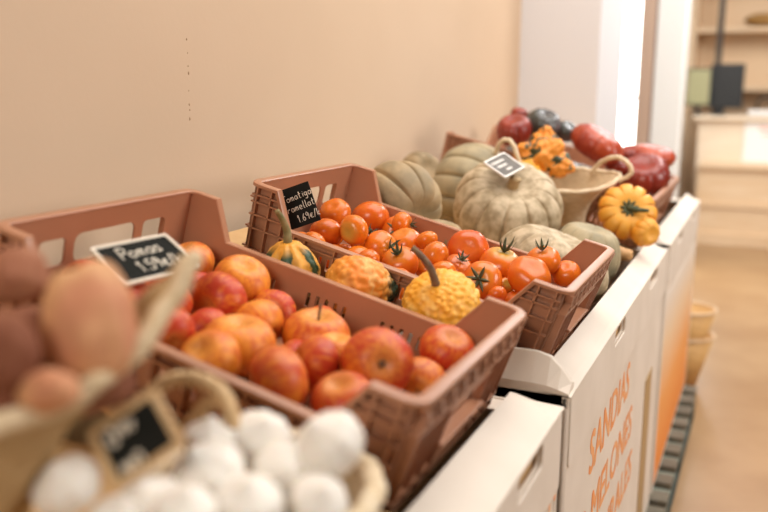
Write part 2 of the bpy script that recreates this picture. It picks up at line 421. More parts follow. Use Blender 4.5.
def carton(y0, y1, label, holes, shelves, end_rise=0.0, flap=.060):
    t = thing('cardboard_bin', label, 'box', (0, y0, -.95), None, 'cardboard bins on pallets')
    L = y1 - y0; H = RIMZ + .95
    my = frame_matrix(Vector((XF, 0, 0)), Vector((0, 1, 0)), Vector((0, 0, 1)), Vector((1, 0, 0)))
    hl = [rrect(a - y0, b - y0, H - .042, H - .008, .009) for a, b in holes]
    obj('front_panel', plate(rrect(0, L, 0, H, .004), hl, .006, my), M['card_white'], t, False)
    bm = plate(rrect(.03, L - .03, 0.02, H - .012, .003), [], .004, frame_matrix(Vector((XF - .007, 0, 0)), Vector((0, 1, 0)), Vector((0, 0, 1)), Vector((1, 0, 0))))
    obj('inner_liner', bm, M['card_brown'], t, False)
    # folded skirt round the top, a shade proud of the panel
    sk = [rrect(a - y0 - .002, b - y0 + .002, H - .044, H - .006, .009) for a, b in holes]
    obj('skirt', plate(rrect(.012, L - .012, H - .128, H + .001, .01), sk, .006, frame_matrix(Vector((XF + .006, 0, 0)), Vector((0, 1, 0)), Vector((0, 0, 1)), Vector((1, 0, 0)))), M['card_white'], t, False)
    bm = bmesh.new(); box(bm, XB, XF - .004, 0, .006, 0, H); obj('end_panel', bm, M['card_white'], t, False)
    bm = bmesh.new(); box(bm, XB, XF - .004, L - .006, L, 0, H); obj('end_panel', bm, M['card_white'], t, False)
    bm = bmesh.new(); box(bm, XB, XB + .006, .006, L - .006, 0, H); obj('back_panel', bm, M['card_brown'], t, False)
    bm = bmesh.new(); box(bm, XB, XF - .004, .006, L - .006, 0, .008); obj('bottom_panel', bm, M['card_brown'], t, False)
    # folded top flaps: the aisle one slopes outwards, the ends rise to a crest
    fx, fz = XF - flap, H + .034
    bm = bmesh.new(); q = [(XF + .0095, H - .003), (XF + .0095, H), (XF - .004, H + .008), (fx, fz), (fx - .004, fz - .012), (fx, fz - .006)]
    rings = [[bm.verts.new((x, y, H + (z - H) * k if z > H else z)) for x, z in q] for y, k in ((0, .1), (.03, .75), (.06, 1), (L - .06, 1), (L - .02, .5), (L, .1))]
    bm.faces.new(rings[0]); bm.faces.new(rings[-1][::-1])
    for R0, R1 in zip(rings, rings[1:]):
        for k in range(len(q)): bm.faces.new((R0[k], R0[(k + 1) % len(q)], R1[(k + 1) % len(q)], R1[k]))
    obj('top_flap', bm, M['card_white'], t, False)
    bm = bmesh.new(); box(bm, XB, XF - .002, L - .05, L - .0065, H - .006, H - .001, .0015); obj('top_flap', bm, M['card_white'], t, False)
    bm = bmesh.new(); e = end_rise
    q = [(0, H - .02), (.0, H + e * .5), (.022, H + .008 + e * 1.75), (.032, H + .008 + e * 1.75), (.036, H - .002 + e * 1.75), (.03, H - .02)]
    rings = []
    for x, k in ((XB + .002, 1), (XF - .055, 1), (XF - .03, .9), (XF - .012, .62), (XF + .006, .25)):
        rings.append([bm.verts.new((x, y, H + (z - H) * k if z > H else z)) for y, z in q])
    bm.faces.new(rings[0]); bm.faces.new(rings[-1][::-1])
    for R0, R1 in zip(rings, rings[1:]):
        for k in range(len(q)): bm.faces.new((R0[k], R0[(k + 1) % len(q)], R1[(k + 1) % len(q)], R1[k]))
    obj('top_flap', bm, M['card_white'], t, False)
    for a in (.0, L - .022):
        bm = bmesh.new(); box(bm, XF - .02, XF + .006, a, a + .022, .0, H - .0045, .008); obj('corner_post', bm, M['card_white'], t, False)
    for ya, yb, ww in shelves:
        bm = bmesh.new(); q = []
        for yy in (ya - y0, yb - y0):
            for u in (-.10, .58): q.append(bm.verts.new(sl(u, yy, ww) - Vector((0, 0, -.95))))
            for u in (.58, -.10): q.append(bm.verts.new(sl(u, yy, ww - .007) - Vector((0, 0, -.95))))
        for f in ((0, 1, 2, 3), (7, 6, 5, 4), (0, 4, 5, 1), (1, 5, 6, 2), (2, 6, 7, 3), (3, 7, 4, 0)): bm.faces.new([q[i] for i in f])
        for v in bm.verts: v.co.x = min(max(v.co.x, XB + .008), XF - .09)
        obj('sloped_shelf', bm, M['card_brown'], t, False)
    return t


def text_part(txt, size, loc, parent, m, shear=.0, bold=.0, name='lettering', sx=1.0):
    cu = bpy.data.curves.new(name, 'FONT'); cu.body = txt; cu.size = size; cu.extrude = 0; cu.fill_mode = 'FRONT'; cu.offset = bold; cu.shear = shear; cu.resolution_u = 3
    tmp = bpy.data.objects.new(name, cu); C.objects.link(tmp)
    dg = bpy.context.evaluated_depsgraph_get(); dg.update()
    me = bpy.data.meshes.new_from_object(tmp.evaluated_get(dg)); bpy.data.objects.remove(tmp); bpy.data.curves.remove(cu)
    me.transform(Matrix.Diagonal((sx, 1, 1, 1)))
    me.transform(frame_matrix(Vector(loc), Vector((0, 1, 0)), Vector((0, 0, 1)), Vector((1, 0, 0))))
    bm = bmesh.new()                       # brushed strokes: the outline laid down a few times side by side
    for i, (dy, dz) in enumerate(((-.0045, 0), (0, .002), (.0045, 0), (0, -.002))):
        n0 = len(bm.verts); bm.from_mesh(me); bm.verts.ensure_lookup_table()
        for v in bm.verts[n0:]: v.co += Vector((.00008 * i, dy, dz))
    bm.to_mesh(me); bm.free()
    return link(name, me, m, parent, False)


b1 = carton(-.62, .455, 'nearest white cardboard bin, under the apple crate', [(-.30, -.16), (.20, .325)], [(-.03, .44, .043)])
b2 = carton(.50, 1.875, 'middle white cardboard bin with orange melon lettering, under the tomato crate', [(.93, 1.06), (1.48, 1.63)], [(.545, .965, .043), (.97, 1.83, .0)], end_rise=.03, flap=.040)
b3 = carton(1.94, 3.11, 'farthest white cardboard bin with an orange lower front', [(2.2, 2.33), (2.75, 2.88)], [(1.97, 3.05, .043)], flap=.044)
text_part('SANDIAS', .122, (XF + .0033, .735 - .50, .95 - .352), b2, M['ink'], sx=1.0)
text_part('& MELONES', .118, (XF + .0033, .67 - .50, .95 - .490), b2, M['ink'], sx=1.05)
text_part('NATURALES', .118, (XF + .0033, .69 - .50, .95 - .628), b2, M['ink'], sx=1.05)
bm = bmesh.new(); box(bm, XF + .003, XF + .0048, 1.56 - .50, 1.70 - .50, .02, .52); obj('tape_strip', bm, M['tape'], b2, False)
bm = bmesh.new(); box(bm, XF + .003, XF + .0042, .03, 1.17, .02, .66); obj('orange_band', bm, M['band'], b3, False)
bm = bmesh.new()
for pts in ([(.36, .775), (.37, .72), (.38, .69)], [(.395, .79), (.405, .73), (.415, .70)], [(.375, .745), (.405, .75)], [(.455, .80), (.46, .745), (.465, .715)], [(.455, .80), (.49, .79), (.465, .762), (.5, .72)]):
    tube(bm, [(XF + .0068, y + .55, z - .02) for y, z in pts], .006, 6)
for v in bm.verts: v.co.x = XF + .0068 + (v.co.x - XF - .0068) * .1
obj('print_mark', bm, M['ink'], b1, False)

# ------------------------------------------------------------------ picking crates
CL, CW, CH, ZL, CF, CG = .6, .4, .155, .089, .053, .088


def outline_h(u):
    d = min(u, CL - u)
    if d <= CF: return CH
    if d >= CG: return ZL
    return CH + (ZL - CH) * (d - CF) / (CG - CF)


def make_crate(label, group='brown plastic picking crates'):
    t = thing('picking_crate', label, 'crate', (0, 0, 0), None, group)
    th = .004
    X, Y, Z = Vector((1, 0, 0)), Vector((0, 1, 0)), Vector((0, 0, 1))
    side = [(0, 0), (CL, 0), (CL, CH), (CL - CF, CH), (CL - CG, ZL), (CG, ZL), (CF, CH), (0, CH)]
    slots = []
    for g0 in (.27 * CL, .5 * CL, .73 * CL):
        for k in range(-2, 3): slots.append(rrect(g0 + k * .017 - .0035, g0 + k * .017 + .0035, .038, .062, .002, 2))
    for v0, out in ((0, -1), (CW, 1)):
        pn_ = obj('side_panel', plate(side, slots, th, frame_matrix(Vector((0, v0 - out * .002, 0)), X, Z, Y)), M['crate'], t, False)
        bm = bmesh.new()
        for u in (.012, .042, .074, .105, .128, .192, .218, .245, .275, .325, .355, .382, .408, .472, .495, .526, .558, .588):
            u *= CL / .6; h = outline_h(u) - .003
            box(bm, u - .0016, u + .0016, *sorted((v0, v0 + out * .011)), .003, h)
        for z in (.004, .020, .072):
            box(bm, 0.002, CL - .002, *sorted((v0, v0 + out * .011)), z - .0015, z + .0015)
        for z in (.030,):
            box(bm, 0.002, .13, *sorted((v0, v0 + out * .008)), z - .0015, z + .0015); box(bm, CL - .13, CL - .002, *sorted((v0, v0 + out * .008)), z - .0015, z + .0015)
        for z in (.098, .122, .136):
            ue = CG - (z - ZL) / max(CH - ZL, .001) * (CG - CF) if ZL < CH else CL / 2
            box(bm, .002, ue, *sorted((v0, v0 + out * .011)), z - .0015, z + .0015); box(bm, CL - ue, CL - .002, *sorted((v0, v0 + out * .011)), z - .0015, z + .0015)
        obj('rib_grid', bm, M['crate'], pn_, False)
    # wall-side end panel: four openings under the top band
    hb = [rrect(.065, .115, .078, .120, .008), rrect(.132, .262, .078, .122, .014), rrect(.280, .335, .078, .120, .008)]
    bp_ = obj('end_panel', plate([(0, 0), (CW, 0), (CW, CH), (0, CH)], hb, th, frame_matrix(Vector((.002, 0, 0)), Y, Z, X)), M['crate'], t, False)
    bm = bmesh.new()
    for v in (.02, .06, .122, .2, .271, .34, .38): v *= CW / .4; box(bm, -.009, 0, v - .0016, v + .0016, .003, .074 if .15 * CW < v < .85 * CW else CH - .003)
    for z in (.004, .03, .07, .127): box(bm, -.009, 0, .002, CW - .002, z - .0015, z + .0015)
    obj('rib_grid', bm, M['crate'], bp_, False)
    # aisle-side end panel: hand hole and lattice
    hf = [rrect(CW / 2 - .075, CW / 2 + .075, .058, .098, .016)]
    fp_ = obj('end_panel', plate([(0, 0), (CW, 0), (CW, CH), (0, CH)], hf, th, frame_matrix(Vector((CL - .002, 0, 0)), Y, Z, X)), M['crate'], t, False)
    bm = bmesh.new()
    for v in (.012, .05, .085, .122, .278, .315, .35, .388): v *= CW / .4; box(bm, CL, CL + .014, v - .0018, v + .0018, .003, .112)
    for z in (.004, .022, .112): box(bm, CL, CL + .014, .002, CW - .002, z - .0018, z + .0018)
    box(bm, CL, CL + .020, CW / 2 - .082, CW / 2 + .082, .049, .055, .002)
    box(bm, CL, CL + .014, CW / 2 - .082, CW / 2 + .082, .100, .104)
    n = 10
    for k in range(n):
        v0, v1 = .004 + k * (CW - .008) / n, .004 + (k + 1) * (CW - .008) / n
        for za, zb in ((.113, .150), (.150, .113)): bar(bm, (CL + .007, v0, za), (CL + .007, v1, zb), .0035, .013, X)
    obj('rib_lattice', bm, M['crate'], fp_, False)
    # base
    bm = bmesh.new(); box(bm, .004, CL - .004, .004, CW - .004, .004, .010)
    for v in (.05, .125, .2, .275, .35): box(bm, .004, CL - .004, v - .002, v + .002, 0, .004)
    obj('base_panel', bm, M['crate'], t, False)
    # rim lip following the stepped top edge all round
    pts = []
    rc = .016

    def corner(cx, cy, a0):
        for k in range(5):
            a = a0 + k * PI / 8; pts.append(Vector((cx + rc * math.cos(a), cy + rc * math.sin(a), CH)))
    corner(rc, rc, PI)
    pts += [Vector((CF, 0, CH)), Vector((CG, 0, ZL)), Vector((CL - CG, 0, ZL)), Vector((CL - CF, 0, CH))]
    corner(CL - rc, rc, -PI / 2)
    corner(CL - rc, CW - rc, 0)
    pts += [Vector((CL - CF, CW, CH)), Vector((CL - CG, CW, ZL)), Vector((CG, CW, ZL)), Vector((CF, CW, CH))]
    corner(rc, CW - rc, PI / 2)
    bm = bmesh.new(); rings = []; n = len(pts)
    prof = [(-.0045, -.002), (-.0045, .001), (-.003, .0025), (.009, .0025), (.0115, .001), (.0115, -.0045), (.0095, -.0045), (.0095, -.001), (.0, -.003)]
    for i in range(n):
        a, b, c = pts[i - 1], pts[i], pts[(i + 1) % n]
        t1, t2 = (b - a).normalized(), (c - b).normalized(); tt = (t1 + t2).normalized()
        o = Vector((tt.y, -tt.x, 0)).normalized(); up = o.cross(tt) * -1
        if up.z < 0: up = -up
        k = 1 / max(.7, tt.dot(t1))
        rings.append([bm.verts.new(b + o * p + up * q * k) for p, q in prof])
    m_ = len(prof)
    for i in range(n):
        A, B = rings[i], rings[(i + 1) % n]
        for k in range(m_): bm.faces.new((A[k], A[(k + 1) % m_], B[(k + 1) % m_], B[k]))
    obj('rim', bm, M['crate'], t, True, 40)
    # the sides draw in towards the base
    for o in t.children_recursive:
        for v in o.data.vertices:
            v.co.x *= 1 - .028 * (1 - v.co.z / CH)
            v.co.y = CW / 2 + (v.co.y - CW / 2) * (1 - .02 * (1 - v.co.z / CH))
    return t


def copy_tree(o, parent=None):
    c = o.copy(); C.objects.link(c)
    if parent: c.parent = parent
    for ch in list(o.children): copy_tree(ch, c)
    return c


crate1 = make_crate('brown plastic picking crate full of red and yellow apples')
crate1.location = SN * .045; crate1.rotation_euler = RT.to_euler()
crate2 = copy_tree(crate1); crate2['label'] = 'brown plastic picking crate full of orange tomatoes'
crate2.location = Vector(TOMATO_ORIGIN) + SN * .045
CL, CW, ZL = .42, .70, CH
crate3 = make_crate('long brown plastic crate of glossy red squash beside the orange scalloped squash')
CL, CW, ZL = .6, .4, .089
R90 = RT @ Matrix.Rotation(PI / 2, 4, 'Z')
crate3.location = sl(.19, 1.80, .045); crate3.rotation_euler = RT.to_euler()
crate4 = copy_tree(crate1); crate4['label'] = 'brown crate against the wall behind the woven basket of gourds'
crate4.location = sl(.16, 1.92, .045); crate4.rotation_euler = R90.to_euler(); crate4.scale = (1, .64, 1)

# ------------------------------------------------------------------ fruit
def apple_mesh(seed, flat=.88):
    bm = bmesh.new(); rnd = random.Random(seed); ph = rnd.uniform(0, 6)

    def f(a, p):
        s, c = math.sin(p), math.cos(p)
        r = s * (1 + .05 * c) * (1 + .02 * math.sin(5 * a + ph) * (1 - c) * .5)
        z = flat * c * (1 - .0 * s)
        z -= .30 * math.exp(-(p / .33) ** 2) * 1.0
        z += .24 * math.exp(-((PI - p) / .30) ** 2)
        r *= 1 + .03 * math.sin(a + ph) + .02 * math.sin(2 * a + ph * 2)
        return Vector((r * math.cos(a), r * math.sin(a), z))
    sphere_map(bm, f, 40, 28)
    me = bpy.data.meshes.new('apple'); bmesh.ops.recalc_face_normals(bm, faces=bm.faces); bm.to_mesh(me); bm.free()
    for p in me.polygons: p.use_smooth = True
    me.materials.append(M['apple'])
    return me


def stem_mesh(name, ctrl, rads, m, seg=8):
    bm = bmesh.new(); pts = curve_pts(ctrl, 6); n = len(pts)
    rr = [rads[0] + (rads[1] - rads[0]) * i / (n - 1) for i in range(n)]
    if len(rads) > 2: rr[-1] = rads[2]; rr[-2] = (rads[1] + rads[2]) / 2
    tube(bm, pts, rr, seg)
    me = bpy.data.meshes.new(name); bm.to_mesh(me); bm.free()
    for p in me.polygons: p.use_smooth = True
    me.materials.append(m)
    return me


AM = [apple_mesh(k, fl) for k, fl in ((1, .86), (2, .9), (3, .84))]
ASTEM = stem_mesh('stem', [(0, 0, .55), (.02, 0, .85), (.10, .03, 1.08)], (.04, .05), M['stem_brown'])
bmc = bmesh.new()
for k in range(5):
    a = k * 2 * PI / 5
    tube(bmc, [(.05 * math.cos(a), .05 * math.sin(a), -.60), (.10 * math.cos(a), .10 * math.sin(a), -.70), (.05 * math.cos(a), .05 * math.sin(a), -.76)], [.035, .03, .01], 6)
ACAL = bpy.data.meshes.new('calyx'); bmc.to_mesh(ACAL); bmc.free(); ACAL.materials.append(M['stem_brown'])

APPLES = {
    'A1': ((0.0854, 0.3335, 0.0806), 0.0412),
    'A2': ((0.1921, 0.3282, 0.0652), 0.0415),
    'A3': ((0.2050, 0.2493, 0.0506), 0.0423),
    'A4': ((0.1697, 0.1676, 0.0615), 0.0388),
    'A5': ((0.2647, 0.0568, 0.0641), 0.0300),
    'A0': ((0.0853, 0.0961, 0.0948), 0.0376),
    'A00': ((0.1818, 0.0594, 0.0952), 0.0353),
    'A6': ((0.2805, 0.2356, 0.0273), 0.0366),
    'A7': ((0.3037, 0.1519, 0.0239), 0.0470),
    'A8': ((0.3247, 0.0571, 0.0325), 0.0376),
    'A9': ((0.3604, 0.2716, 0.0081), 0.0455),
    'A10': ((0.4190, 0.1596, 0.0080), 0.0357),
    'A11': ((0.4143, 0.0743, 0.0116), 0.0419),
    'A12': ((0.4936, 0.0948, -0.0074), 0.0366),
    'A13': ((0.4997, 0.1802, 0.0186), 0.0430),
    'A14': ((0.5377, 0.3417, -0.0082), 0.0380),
    'A15': ((0.5294, 0.2581, -0.0370), 0.0360),
    'A16': ((0.4154, 0.2233, 0.0081), 0.0300),
}
# key: (redness, axis of the stem end, label)
AINFO = {
    'A1': (.22, (-0.2220, -0.2457, 0.9436), 'orange-yellow apple peeping out behind the right edge of the apple price board'),
    'A2': (.05, (0.4151, -0.1976, 0.8881), 'golden yellow apple against the far side of the crate, right of the apple price board'),
    'A3': (.72, (-0.0982, -0.9947, -0.0315), 'deep orange-red apple just in front of the golden apple, right of the pale basket tip'),
    'A4': (.75, (-0.0966, -0.7619, 0.6404), 'red apple directly below the apple price board, crossed by the pale basket edge'),
    'A5': (.80, (0.6951, -0.5609, -0.4497), 'dark red apple low by the near rim, right of the pale basket edge'),
    'A0': (.75, (-0.2542, -0.6571, 0.7097), 'red apple showing above the pink potatoes, under the left end of the price board'),
    'A00': (.60, (-0.0217, -0.4451, 0.8952), 'orange-red apple half hidden behind the biggest pink potato'),
    'A6': (-.05, (0.8683, -0.2162, -0.4464), 'pale yellow apple tucked behind the big yellow-orange apple'),
    'A7': (.08, (0.1298, -0.0534, 0.9901), 'largest yellow-orange apple in the middle of the apple crate'),
    'A8': (.10, (-0.0248, -0.6792, 0.7336), 'yellow apple with orange blush resting behind the near rim of the crate'),
    'A9': (.22, (0.1549, -0.1087, 0.9819), 'yellow and red striped apple in the second row by the far side of the crate'),
    'A10': (.66, (-0.6249, -0.6840, 0.3764), 'purplish red apple with a dry brown stem in the middle of the apple crate'),
    'A11': (.42, (-0.6989, -0.7103, -0.0843), 'big orange apple with its stem hollow on the left, above the garlic'),
    'A12': (.60, (-0.0576, -0.3662, 0.9288), 'coral red apple by the stepped near corner of the apple crate'),
    'A13': (.55, (0.5896, -0.7705, 0.2424), 'large red apple turned so its dark blossom hollow faces out'),
    'A14': (.62, (0.4151, -0.1976, 0.8881), 'pinkish red apple in the far front corner of the crate, beside the sloping rim'),
    'A15': (.28, (0.2691, -0.9583, 0.0958), 'small yellow and red apple with its hollow showing, tight behind the front rim'),
    'A16': (-.05, (0.1298, -0.0534, 0.9901), 'small yellow apple glimpsed between the striped apple and the red apple with the dark hollow'),
}
FLIP = {'A13', 'A15'}


def put_apple(key, pos, r, red, ax, label, k, group=None):
    o = bpy.data.objects.new('apple', AM[k % 3]); C.objects.link(o)
    o.location = pos; o.scale = (r * 1.11, r * 1.11, r * 1.06); o.color = (red, 0, 0, 1)
    d = Vector(ax)
    if key in FLIP: d = -Vector(ax)
    face_dir(o, d, random.uniform(0, 6))
    tag(o, label, 'apple', group or 'apples in the brown crate')
    if key in FLIP:
        c = bpy.data.objects.new('calyx', ACAL); C.objects.link(c); c.parent = o
    elif key in ('A10', 'A11', 'A9'):
        s = bpy.data.objects.new('stem', ASTEM); C.objects.link(s); s.parent = o
    return o


for k, (key, (pos, r)) in enumerate(APPLES.items()):
    red, ax, label = AINFO[key]
    put_apple(key, pos, r, red, ax, label, k)
for k, (pos, r) in enumerate([
    ((0.2549, 0.3211, 0.0228), 0.0341),
    ((0.1048, 0.2253, 0.0650), 0.0385),
    ((0.4387, 0.3311, -0.0252), 0.0322),
    ((0.1998, 0.1100, 0.0352), 0.0327),
    ((0.5497, 0.1048, -0.0541), 0.0312),
    ((0.5480, 0.1678, -0.0525), 0.0323),
    ((0.4585, 0.2615, -0.0245), 0.0377),
    ((0.1344, 0.0660, 0.0501), 0.0313),
    ((0.3279, 0.3400, 0.0020), 0.0317),
    ((0.0914, 0.1568, 0.0605), 0.0309),
    ((0.2295, 0.1791, 0.0270), 0.0320),
    ((0.1387, 0.2831, 0.0491), 0.0314),
    ((0.2170, 0.0490, 0.0290), 0.0309),
    ((0.3611, 0.1951, -0.0065), 0.0315),
]):
    put_apple('', pos, r, random.uniform(.3, .8), (random.uniform(-1, 1), random.uniform(-1, 1), random.uniform(.2, 1)), 'apple wedged low between the upper apples of the brown crate', k, 'apples packed low in the brown crate')


def tomato_mesh(seed, flat, lobes):
    bm = bmesh.new(); ph = seed * 1.7

    def f(a, p):
        s, c = math.sin(p), math.cos(p)
        r = s * (1 + lobes * math.cos(5 * a + ph) * max(0, c) ** 1 * .5)
        z = flat * c - .16 * math.exp(-(p / .38) ** 2)
        return Vector((r * math.cos(a) * 1.02, r * math.sin(a) * .99, z))
    sphere_map(bm, f, 40, 24)
    me = bpy.data.meshes.new('tomato'); bmesh.ops.recalc_face_normals(bm, faces=bm.faces); bm.to_mesh(me); bm.free()
    for p in me.polygons: p.use_smooth = True
    me.materials.append(M['tomato'])
    return me


TM = [tomato_mesh(1, .84, .10), tomato_mesh(2, .88, .05), tomato_mesh(3, .80, .14)]


def calyx_mesh(seed, curl):
    rnd = random.Random(seed); bm = bmesh.new()
    n = 6
    for k in range(n):
        a = k * 2 * PI / n + rnd.uniform(-.25, .25); L = rnd.uniform(.52, .74)
        pts = []
        for j in range(7):
            t = j / 6
            rr = .03 + L * t * (1 - .25 * t * curl)
            z = .78 + .10 * math.sin(t * PI * .6) + curl * .36 * t ** 2 * rnd.uniform(.8, 1.2)
            pts.append((Vector((rr * math.cos(a), rr * math.sin(a), z)), .075 * math.sin(PI * min(1, .25 + t * .75)) + .012))
        side = Vector((-math.sin(a), math.cos(a), 0)); prev = None
        for p, w in pts:
            r_ = [bm.verts.new(p + side * w), bm.verts.new(p + Vector((0, 0, .035))), bm.verts.new(p - side * w), bm.verts.new(p - Vector((0, 0, .02)))]
            if prev:
                for i in range(4): bm.faces.new((prev[i], prev[(i + 1) % 4], r_[(i + 1) % 4], r_[i]))
            else: bm.faces.new(r_)
            prev = r_
        bm.faces.new(prev[::-1])
    tube(bm, [(0, 0, .74), (0, .0, .9), (.03, .02, 1.02), (.07, .05, 1.12)], [.08, .06, .055, .07], 8)
    bmesh.ops.recalc_face_normals(bm, faces=bm.faces)
    me = bpy.data.meshes.new('calyx'); bm.to_mesh(me); bm.free(); me.materials.append(M['leaf'])
    for p in me.polygons: p.use_smooth = True
    return me


CM = [calyx_mesh(5, .3), calyx_mesh(6, .9), calyx_mesh(7, 1.5)]
TOMATOES = {
    'T1': ((0.1155, 0.7980, 0.1066), 0.0307),
    'T2': ((0.1431, 0.7059, 0.0801), 0.0302),
    'T3': ((0.1661, 0.6144, 0.0768), 0.0229),
    'T4': ((0.2051, 0.7076, 0.0905), 0.0278),
    'T5': ((0.1540, 0.8895, 0.0835), 0.0396),
    'T6': ((0.1772, 0.8063, 0.0476), 0.0296),
    'T7': ((0.2487, 0.7410, 0.0499), 0.0341),
    'T8': ((0.1751, 0.7179, 0.0384), 0.0202),
    'T9': ((0.2183, 0.8914, 0.0612), 0.0305),
    'T10': ((0.2536, 0.8364, 0.0876), 0.0231),
    'T11': ((0.2751, 0.8004, 0.0531), 0.0329),
    'T12': ((0.3253, 0.7980, 0.0649), 0.0203),
    'T13': ((0.3848, 0.6887, 0.0569), 0.0264),
    'T14': ((0.3071, 0.7026, 0.0337), 0.0330),
    'T15': ((0.3931, 0.8598, 0.0395), 0.0393),
    'T16': ((0.4127, 0.6579, 0.0349), 0.0221),
    'T16b': ((0.3354, 0.7800, 0.0114), 0.0242),
    'T17': ((0.3922, 0.8001, 0.0127), 0.0281),
    'T18': ((0.4668, 0.7255, 0.0090), 0.0351),
    'T19': ((0.4652, 0.8478, 0.0143), 0.0405),
    'T20': ((0.5427, 0.7813, 0.0147), 0.0384),
    'T21': ((0.5497, 0.8625, 0.0296), 0.0320),
    'T22': ((0.5923, 0.8874, 0.0027), 0.0261),
    'T23': ((0.4952, 0.7842, -0.0105), 0.0156),
    'T24': ((0.5078, 0.6888, -0.0057), 0.0166),
    'T25': ((0.2750, 0.6253, 0.0514), 0.0206),
}
# key: (ripeness, green shoulders, stem-end axis, calyx number or None, label)
TINFO = {
    'T1': (.35, .0, (0.0797, -0.6674, 0.7405), None, 'orange tomato at the back of its crate, right beside the black tomato price slate'),
    'T2': (.5, .0, (0.2525, -0.5500, -0.7961), None, 'smooth deep orange tomato under the lower right corner of the black tomato slate'),
    'T3': (.3, .0, (-0.2535, -0.6453, -0.7206), None, 'orange tomato at the foot of the black tomato slate by the crate rim'),
    'T4': (.2, .9, (-0.1607, -0.9767, -0.1422), None, 'tomato with a greenish shoulder and a brown scar'),
    'T5': (.6, .0, (0.4151, -0.4240, -0.8049), None, 'large smooth orange-red tomato at the back near the far crate corner'),
    'T6': (.3, .1, (0.6107, -0.0226, 0.7915), 1, 'orange tomato with a ragged green calyx on its upper right, before the greenish one'),
    'T7': (.3, .15, (0.9042, -0.3504, 0.2442), 1, 'round orange tomato with its calyx turned right, touching the one with the curled dry calyx'),
    'T8': (.2, .0, (0.4151, -0.4240, -0.8049), None, 'small orange tomato low by the near rim, below the scarred one'),
    'T9': (.4, .1, (0.3002, -0.9077, 0.2933), 0, 'orange tomato with a dark calyx facing out, behind the pale-topped one'),
    'T10': (.3, .0, (0.9995, 0.0233, -0.0196), 1, 'small tomato by the far rim with its calyx on the right end'),
    'T11': (.35, .2, (-0.1314, -0.4452, 0.8857), None, 'broad tomato with a pale shiny top in the middle of the crate'),
    'T12': (.25, .0, (0.4774, -0.3193, -0.8186), None, 'small round orange tomato touching the far rim'),
    'T13': (.35, .0, (0.9051, -0.0553, -0.4215), None, 'oval orange tomato lying left of the biggest red one'),
    'T14': (.4, .25, (0.0587, -0.6214, 0.7813), 2, 'tomato with a curled dry calyx on top behind the curved stem of the yellow gourd'),
    'T15': (.85, .1, (0.2766, -0.8569, 0.4350), None, 'biggest red-orange tomato with a pale star scar at the far rim'),
    'T16': (.3, .1, (0.3389, -0.4983, -0.7980), None, 'orange tomato right behind the top of the warty yellow gourd'),
    'T16b': (.25, .3, (0.3355, -0.6259, 0.7041), 2, 'tomato with a round dark stem scar facing out, right of the gourd stem'),
    'T17': (.6, .1, (0.4384, -0.3695, 0.8193), 1, 'red tomato below the biggest one with a small dark calyx on top'),
    'T18': (.35, .3, (0.0944, -0.9385, 0.3321), 0, 'tomato whose star-shaped green calyx faces out, right of the warty yellow gourd'),
    'T19': (.4, .8, (0.2621, -0.1028, 0.9595), 2, 'large tomato with upright green calyx and yellow-green shoulder, left of the front pair'),
    'T20': (.45, .0, (0.4030, -0.5329, 0.7440), None, 'large smooth tomato with a pale reflection behind the near corner of its crate'),
    'T21': (.4, .1, (-0.0049, -0.3613, 0.9324), 2, 'tomato with upright curled calyx in front of the whitish pumpkin'),
    'T22': (.35, .0, (-0.0710, -0.5778, 0.8131), None, 'orange tomato in the far front corner behind the crate rim'),
    'T23': (-.4, .9, (0.5589, -0.5126, 0.6518), None, 'tiny yellow-green tomato between the two big front ones'),
    'T24': (.6, .0, (0.5945, -0.5800, -0.5570), None, 'small pinkish tomato at the stepped near corner of the crate'),
    'T25': (.5, .0, (0.4774, -0.3193, -0.8186), None, 'small red tomato showing just above the near rim behind the warty orange gourd'),
}


def put_tomato(pos, r, ripe, green, ax, cal, label, k, group='tomatoes in the brown crate'):
    o = bpy.data.objects.new('tomato', TM[k % 3]); C.objects.link(o)
    o.location = pos; o.scale = (r * 1.1, r * 1.1, r * 1.08); o.color = (ripe, green, 0, 1)
    face_dir(o, ax, random.uniform(0, 6)); tag(o, label, 'tomato', group)
    if cal is not None:
        c = bpy.data.objects.new('calyx', CM[cal]); C.objects.link(c); c.parent = o
    return o


